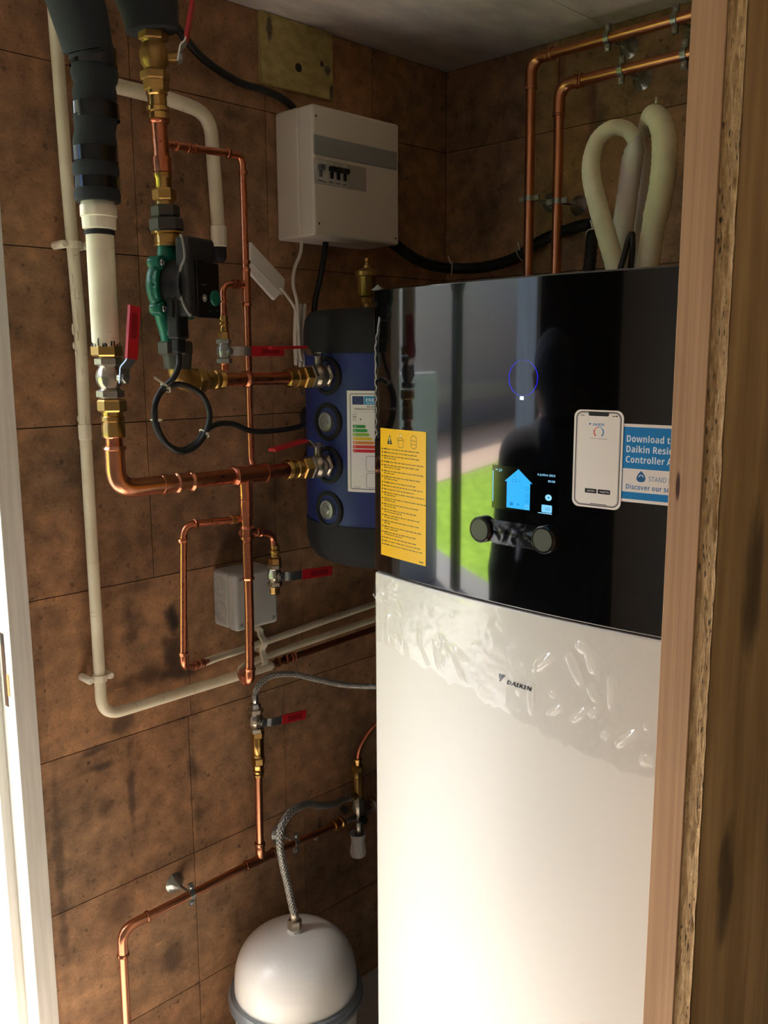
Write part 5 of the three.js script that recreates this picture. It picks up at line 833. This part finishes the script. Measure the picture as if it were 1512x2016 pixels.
// ---------------------------------------------------------------- back wall: copper pair, rosettes, cream hoses
{
  const x = -0.08, a = pipeThing('outer copper pipe bending from the back wall run down behind the unit', [V(x, 2.173, 1.12), V(x, 2.173, 0.304), V(x, 1.3, 0.31)], 0.0105, 0.04, M.copperNew, 'copper pair on the back wall', V(x, 1.3, 0.31));
  const b = pipeThing('inner copper pipe bending from the back wall run down behind the unit', [V(x, 2.107, 1.12), V(x, 2.107, 0.3765), V(x, 1.3, 0.381)], 0.0105, 0.04, M.copperNew, 'copper pair on the back wall', V(x, 1.3, 0.381));
  for (const [t, y, z] of [[a, 2.173, 0.304], [b, 2.107, 0.3765]]) {
    part(t, 'elbow', sweep(bent([V(x, y, z + 0.055), V(x, y, z), V(x, y - 0.06, z)], 0.04), 0.0122, 20), M.copperNew);
    for (const [p, d] of [[V(x, y, z + 0.052), MZ], [V(x, y, z + 0.04), MZ], [V(x, y - 0.057, z), UPV]]) part(t, 'bead_ring', bead(0.0142, 0.006, p, d), M.copperNew);
  }
  wallClip('zinc clip on the outer copper pipe near its bend', V(0, 2.172, 0.4865), V(x, 2.173, 0.4865), MZ, 0.0105, 'zinc clips on the back wall');
  wallClip('zinc clip on the outer copper pipe close to the post', V(0, 2.172, 0.628), V(x, 2.173, 0.628), MZ, 0.0105, 'zinc clips on the back wall');
  wallClip('zinc clip on the inner copper pipe near its bend', V(0, 2.106, 0.5195), V(x, 2.107, 0.5195), MZ, 0.0105, 'zinc clips on the back wall');
  wallClip('zinc clip on the inner copper pipe close to the post', V(0, 2.106, 0.65), V(x, 2.107, 0.65), MZ, 0.0105, 'zinc clips on the back wall');
  wallClip('zinc clip on the upright of the outer copper pipe', V(0, 1.893, 0.3065), V(x, 1.893, 0.3065), UPV, 0.0105, 'zinc clips on the back wall');
  wallClip('zinc clip on the upright of the inner copper pipe', V(0, 1.879, 0.378), V(x, 1.879, 0.378), UPV, 0.0105, 'zinc clips on the back wall');
  const fur = pixelTexture(128, 256, (i, j) => { const s = fbm(i / 9, j / 9, 3) * 24; return [236 + s, 228 + s, 196 + s]; });
  const mHose = new THREE.MeshStandardMaterial({ map: fur, bumpMap: fur, bumpScale: 0.001, roughness: 0.85 }), mHose2 = std(0xf2e8e0, 0.8);
  const h1 = thing('insulated_hose', 'cream insulated hose looping above the unit beside the black cable', 'hose', [-0.38, 1.66, 0.69], 'cream hoses above the unit');
  part(h1, 'front_leg', sweep(curve([V(-0.372, 1.6475, 0.706), V(-0.370, 1.6933, 0.6978), V(-0.370, 1.7522, 0.6772), V(-0.365, 1.8125, 0.6524), V(-0.360, 1.8601, 0.6357), V(-0.355, 1.8938, 0.6332), V(-0.345, 1.9227, 0.6396), V(-0.335, 1.9360, 0.6573), V(-0.320, 1.9340, 0.6743), V(-0.310, 1.9188, 0.6862)], 70), (q, i) => 0.0164 - 0.0035 * smooth(0.3, 0.8, q) + 0.0003 * Math.sin(i * 2.7), 20), mHose);
  part(h1, 'back_leg', sweep(curve([V(-0.312, 1.9265, 0.6851), V(-0.305, 1.9097, 0.6839), V(-0.300, 1.8830, 0.6766), V(-0.300, 1.8341, 0.6711), V(-0.300, 1.7762, 0.6639), V(-0.300, 1.7086, 0.6569), V(-0.3, 1.6475, 0.652)], 70), (q, i) => 0.0125 + 0.0055 * smooth(0.14, 0.26, q) + (Math.abs(q - 0.26) < 0.012 || Math.abs(q - 0.5) < 0.012 ? -0.0014 : 0), 20), mHose2, 'pinkish wrapped return leg');
  const h2 = thing('insulated_hose', 'cream insulated hose arching highest above the unit next to the post', 'hose', [-0.36, 1.66, 0.75], 'cream hoses above the unit');
  part(h2, 'front_leg', sweep(curve([V(-0.372, 1.6475, 0.743), V(-0.370, 1.6740, 0.7480), V(-0.370, 1.7215, 0.7547), V(-0.365, 1.7766, 0.7601), V(-0.360, 1.8233, 0.7657), V(-0.355, 1.8702, 0.7659), V(-0.345, 1.9075, 0.7579), V(-0.333, 1.9342, 0.7415), V(-0.31, 1.9500, 0.7174), V(-0.28, 1.95, 0.694), V(-0.262, 1.938, 0.678)], 90), (q, i) => (q < 0.3 ? 0.0185 : 0.0198) - 0.0055 * smooth(0.55, 1, q) + 0.0004 * Math.sin(i * 2.3), 22), mHose);
  part(h2, 'back_leg', sweep(curve([V(-0.264, 1.944, 0.668), V(-0.254, 1.9208, 0.667), V(-0.25, 1.8818, 0.6745), V(-0.25, 1.8225, 0.6745), V(-0.25, 1.7717, 0.669), V(-0.25, 1.7114, 0.662), V(-0.25, 1.6475, 0.655)], 60), 0.0118, 18), mHose2, 'pinkish thinner return leg');
  part(h2, 'tuft', toCreasedNormals(new THREE.ConeGeometry(0.003, 0.011, 7).rotateZ(0.15).translate(-0.318, 1.971, 0.727), 0.3), mHose);
  const k = thing('black_cable', 'thin black cable loop standing between the cream hoses', 'cable', [-0.4, 1.65, 0.73]);
  part(k, 'cable', sweep(curve([V(-0.42, 1.6475, 0.728), V(-0.420, 1.6881, 0.731), V(-0.410, 1.7202, 0.734), V(-0.402, 1.7445, 0.7355), V(-0.400, 1.7519, 0.7395), V(-0.400, 1.7361, 0.7415), V(-0.400, 1.6891, 0.7395), V(-0.4, 1.6475, 0.738)], 40), 0.0048, 12), M.cable);
}

// ---------------------------------------------------------------- outside, seen through the doorway and mirrored in the black panel
{
  const terr = structure('terrace', 'grey paved terrace outside the door');
  part(terr, 'slab', box(-4.7, 1.5, -0.16, -0.04, -9, -0.14), std(0x8b8a86, 0.8));
  const lawn = structure('lawn', 'bright green lawn beyond the terrace');
  const grass = pixelTexture(256, 256, (i, j) => { const s = fbm(i / 20, j / 20, 4) * 60 + nz(i / 2, j / 2) * 20; return [146 + s, 186 + s, 48 + s * 0.5]; });
  grass.repeat.set(20, 20);
  part(lawn, 'ground', box(-60, -4.7, -0.2, -0.061, -60, 30), new THREE.MeshStandardMaterial({ map: grass, roughness: 0.95 }));
  part(lawn, 'ground', box(-4.7, 40, -0.2, -0.06, -60, -9), new THREE.MeshStandardMaterial({ map: grass, roughness: 0.95 }));
  const por = thing('pergola', 'dark timber pergola post with knee braces outside the door', 'pergola', [-4.15, -0.04, -3]);
  const wood = std(0x3a322c, 0.8);
  part(por, 'post', box(-4.22, -4.08, -0.04, 2.4, -3.07, -2.93, 0.004), wood);
  for (const [x, z] of [[-3.75, -3], [-4.55, -3], [-4.15, -2.55]]) part(por, 'brace', sweep([V(-4.15, 1.9, -3), V(x, 2.38, z)], 0.045, 8), wood);
  part(por, 'beam', box(-4.7, 1.2, 2.38, 2.52, -3.08, -2.92), wood);
  const gw = structure('garden_wall', 'white rendered garden wall beside the terrace');
  part(gw, 'wall', box(-4.05, 1.2, -0.04, 1.45, -3.6, -3.45), std(0xd8d6dc, 0.8));
  const gravel = structure('drive', 'pale pinkish gravel drive beyond the lawn');
  part(gravel, 'ground', box(-60, -4.7, -0.06, -0.05, -13.8, -7.6), std(0xd8bda8, 0.9));
  const house = thing('far_house', 'tall pale lavender house with brown roof across the drive', 'house', [-16, -0.06, -16]);
  part(house, 'wall', box(-25, -8, -0.06, 6.2, -20, -14), std(0xdcd4de, 0.8));
  part(house, 'plinth_band', box(-25.05, -7.95, 0.55, 0.95, -14, -13.9), std(0xf2eee8, 0.7));
  part(house, 'roof', [toCreasedNormals(new THREE.CylinderGeometry(0.2, 5, 3, 4, 1).rotateY(Math.PI / 4).scale(2.6, 1, 1.05).translate(-16.5, 7.7, -17), 0.2)], std(0x6e4a3a, 0.8));
  const hedge = thing('hedge', 'dark clipped hedge along the far side of the lawn', 'hedge', [-20, -0.06, -8]);
  const hg = new THREE.BoxGeometry(2, 2.6, 40, 8, 10, 120), hp = hg.attributes.position; for (let k = 0; k < hp.count; k++) { const a = hp.getX(k), b = hp.getY(k), c = hp.getZ(k), s = 0.35 * fbm(c * 1.1, b * 1.3 + a, 4); hp.setXYZ(k, a + s, b + s, c); } hg.computeVertexNormals();
  part(hedge, 'foliage', hg.rotateY(0.7).translate(-24, 1.2, -10), std(0x2f4a22, 0.95));
}

// ---------------------------------------------------------------- person in the doorway, seen only as a dark reflection
{
  const capsule = (p, a, b, ra, rb) => { const ab = b.clone().sub(a), t = Math.max(0, Math.min(1, p.clone().sub(a).dot(ab) / Math.max(1e-9, ab.lengthSq()))); return p.distanceTo(a.clone().addScaledVector(ab, t)) - (ra + (rb - ra) * t); };
  function surface(bones, lo, size, n, k = 0.025) {
    const mc = new MarchingCubes(n, undefined, false, false, 60000); mc.isolation = 0;
    const p = V(0, 0, 0), half = n / 2;
    for (let z = 0; z < n; z++) for (let y = 0; y < n; y++) for (let x = 0; x < n; x++) {
      p.set(lo.x + (x / half) * size / 2, lo.y + (y / half) * size / 2, lo.z + (z / half) * size / 2);
      let d = 1;
      for (const [a, b, ra, rb, kk] of bones) { const r = Math.max(ra, rb) + 0.08, c = a.distanceTo(b) / 2 + r; const mx = (a.x + b.x) / 2 - p.x, my = (a.y + b.y) / 2 - p.y, mz = (a.z + b.z) / 2 - p.z; if (mx * mx + my * my + mz * mz > c * c) continue; const e = capsule(p, a, b, ra, rb), q = kk ?? k, h = Math.max(0, Math.min(1, 0.5 + 0.5 * (e - d) / q)); d = e * (1 - h) + d * h - q * h * (1 - h); }
      mc.field[x + y * n + z * n * n] = -d;
    }
    mc.update();
    const g = new THREE.BufferGeometry(), c = mc.count, P = new Float32Array(c * 3);
    for (let i = 0; i < c; i++) for (let q = 0; q < 3; q++) P[i * 3 + q] = [lo.x, lo.y, lo.z][q] + (mc.positionArray[i * 3 + q] + 1) * size / 2;
    g.setAttribute('position', new THREE.BufferAttribute(P, 3)); g.setAttribute('normal', new THREE.BufferAttribute(mc.normalArray.slice(0, c * 3), 3)); return g;
  }
  const c = V(-1.8, 0, 0.27), F = V(-0.6, 0, -0.8), S = V(0.8, 0, -0.6);             // looks out of the door
  const J = (f, y, s) => c.clone().addScaledVector(F, f).addScaledVector(S, s).setY(y);
  const body = [[J(0, 1.0, -0.06), J(0, 1.0, 0.06), 0.115, 0.115], [J(0, 1.0, 0), J(0.01, 1.2, 0), 0.12, 0.125], [J(0.01, 1.2, 0), J(0, 1.33, 0), 0.125, 0.12], [J(0, 1.34, -0.13), J(0, 1.34, 0.13), 0.07, 0.07], [J(0, 1.36, 0), J(0.01, 1.46, 0), 0.058, 0.052], [J(0.01, 1.45, 0), J(0.025, 1.5, 0), 0.05, 0.06, 0.01]];
  const cloth = [];
  for (const k of [-1, 1]) {
    const hip = J(0, 0.93, 0.09 * k), knee = J(0.015, 0.5, 0.1 * k), ank = J(-0.01, 0.09, 0.105 * k), toe = J(0.14, 0.035, 0.125 * k);
    const sh = J(0, 1.345, 0.18 * k), el = J(-0.03, 1.07, 0.235 * k), wr = J(0.06, 0.84, 0.235 * k);
    body.push([hip, knee, 0.088, 0.06], [knee, ank, 0.058, 0.042], [ank, toe, 0.045, 0.034], [sh, el, 0.056, 0.043], [el, wr, 0.042, 0.029]);
    cloth.push([hip, knee, 0.1, 0.074], [knee, ank, 0.072, 0.06], [sh, el, 0.068, 0.056], [el, wr.clone().lerp(el, 0.12), 0.055, 0.042]);
  }
  const t = thing('person', 'person in dark clothes standing in the doorway, mirrored in the black panel', 'person', [c.x, 0, c.z]);
  t.scale.y = 0.975;
  const head = [[J(0.02, 1.53, 0), J(0.015, 1.565, 0), 0.076, 0.08], [J(0.055, 1.485, 0), J(0.05, 1.54, 0), 0.045, 0.055], [J(0.088, 1.545, 0), J(0.104, 1.522, 0), 0.008, 0.013, 0.008], [J(0.09, 1.492, -0.018), J(0.09, 1.492, 0.018), 0.009, 0.009, 0.006], [J(0.02, 1.46, 0), J(0.022, 1.5, 0), 0.05, 0.055]];
  for (const k of [-1, 1]) head.push([J(0.01, 1.525, 0.08 * k), J(0.008, 1.555, 0.084 * k), 0.011, 0.014, 0.006], [J(0.082, 1.556, 0.03 * k), J(0.084, 1.556, 0.032 * k), 0.013, 0.012, 0.004]);
  const hands = [-1, 1].flatMap((k) => {
    const w = J(0.06, 0.84, 0.235 * k), bones = [[w, J(0.085, 0.765, 0.232 * k), 0.027, 0.032]];
    [[0.03, 0.075], [0.01, 0.085], [-0.01, 0.08], [-0.028, 0.062]].forEach(([o, l]) => { const a = J(0.088 + o, 0.765, 0.23 * k), b = J(0.098 + o, 0.765 - l * 0.55, 0.222 * k), e = J(0.1 + o, 0.765 - l, 0.205 * k); bones.push([a, b, 0.0095, 0.0085, 0.004], [b, e, 0.0085, 0.007, 0.004]); });
    bones.push([J(0.1, 0.81, 0.225 * k), J(0.135, 0.775, 0.212 * k), 0.012, 0.01, 0.006], [J(0.135, 0.775, 0.212 * k), J(0.142, 0.742, 0.204 * k), 0.0095, 0.008, 0.004]);
    return [surface(bones, J(0.09, 0.76, 0.225 * k).add(V(-0.11, -0.11, -0.11)), 0.22, 62, 0.012)];
  });
  part(t, 'body', [surface(body, V(c.x - 0.95, -0.08, c.z - 0.95), 1.9, 100), surface(head, V(c.x - 0.2, 1.36, c.z - 0.2), 0.4, 80, 0.02), ...hands], std(0xa87a62, 0.6));
  part(t, 'clothing', surface([...cloth, [J(0, 1.0, -0.06), J(0, 1.0, 0.06), 0.128, 0.128], [J(0, 1.0, 0), J(0.01, 1.2, 0), 0.136, 0.14], [J(0.01, 1.2, 0), J(0, 1.33, 0), 0.14, 0.132], [J(0, 1.345, -0.13), J(0, 1.345, 0.13), 0.08, 0.08]], V(c.x - 0.95, -0.08, c.z - 0.95), 1.9, 100), std(0x17181c, 0.9), 'dark jacket and trousers');
  part(t, 'hair', surface([[J(-0.012, 1.57, 0), J(0.005, 1.585, 0), 0.088, 0.084], [J(-0.05, 1.49, 0), J(-0.04, 1.55, 0), 0.055, 0.065]], V(c.x - 0.2, 1.36, c.z - 0.2), 0.4, 60, 0.02), std(0x1c1512, 0.8), 'short dark hair');
  for (const k of [-1, 1]) part(t, 'shoe', [turned([[0, 0], [0.05, 0], [0.052, 0.02], [0.045, 0.06], [0.03, 0.085], [0, 0.09]], V(0, 0, 0), UPV, 24).scale(2.4, 1, 1).rotateY(-Math.atan2(F.z, F.x)).translate(c.x + 0.05 * F.x + 0.115 * k * S.x, 0, c.z + 0.05 * F.z + 0.115 * k * S.z)], std(0x1a1714, 0.6));
}
renderer.render(scene, camera);
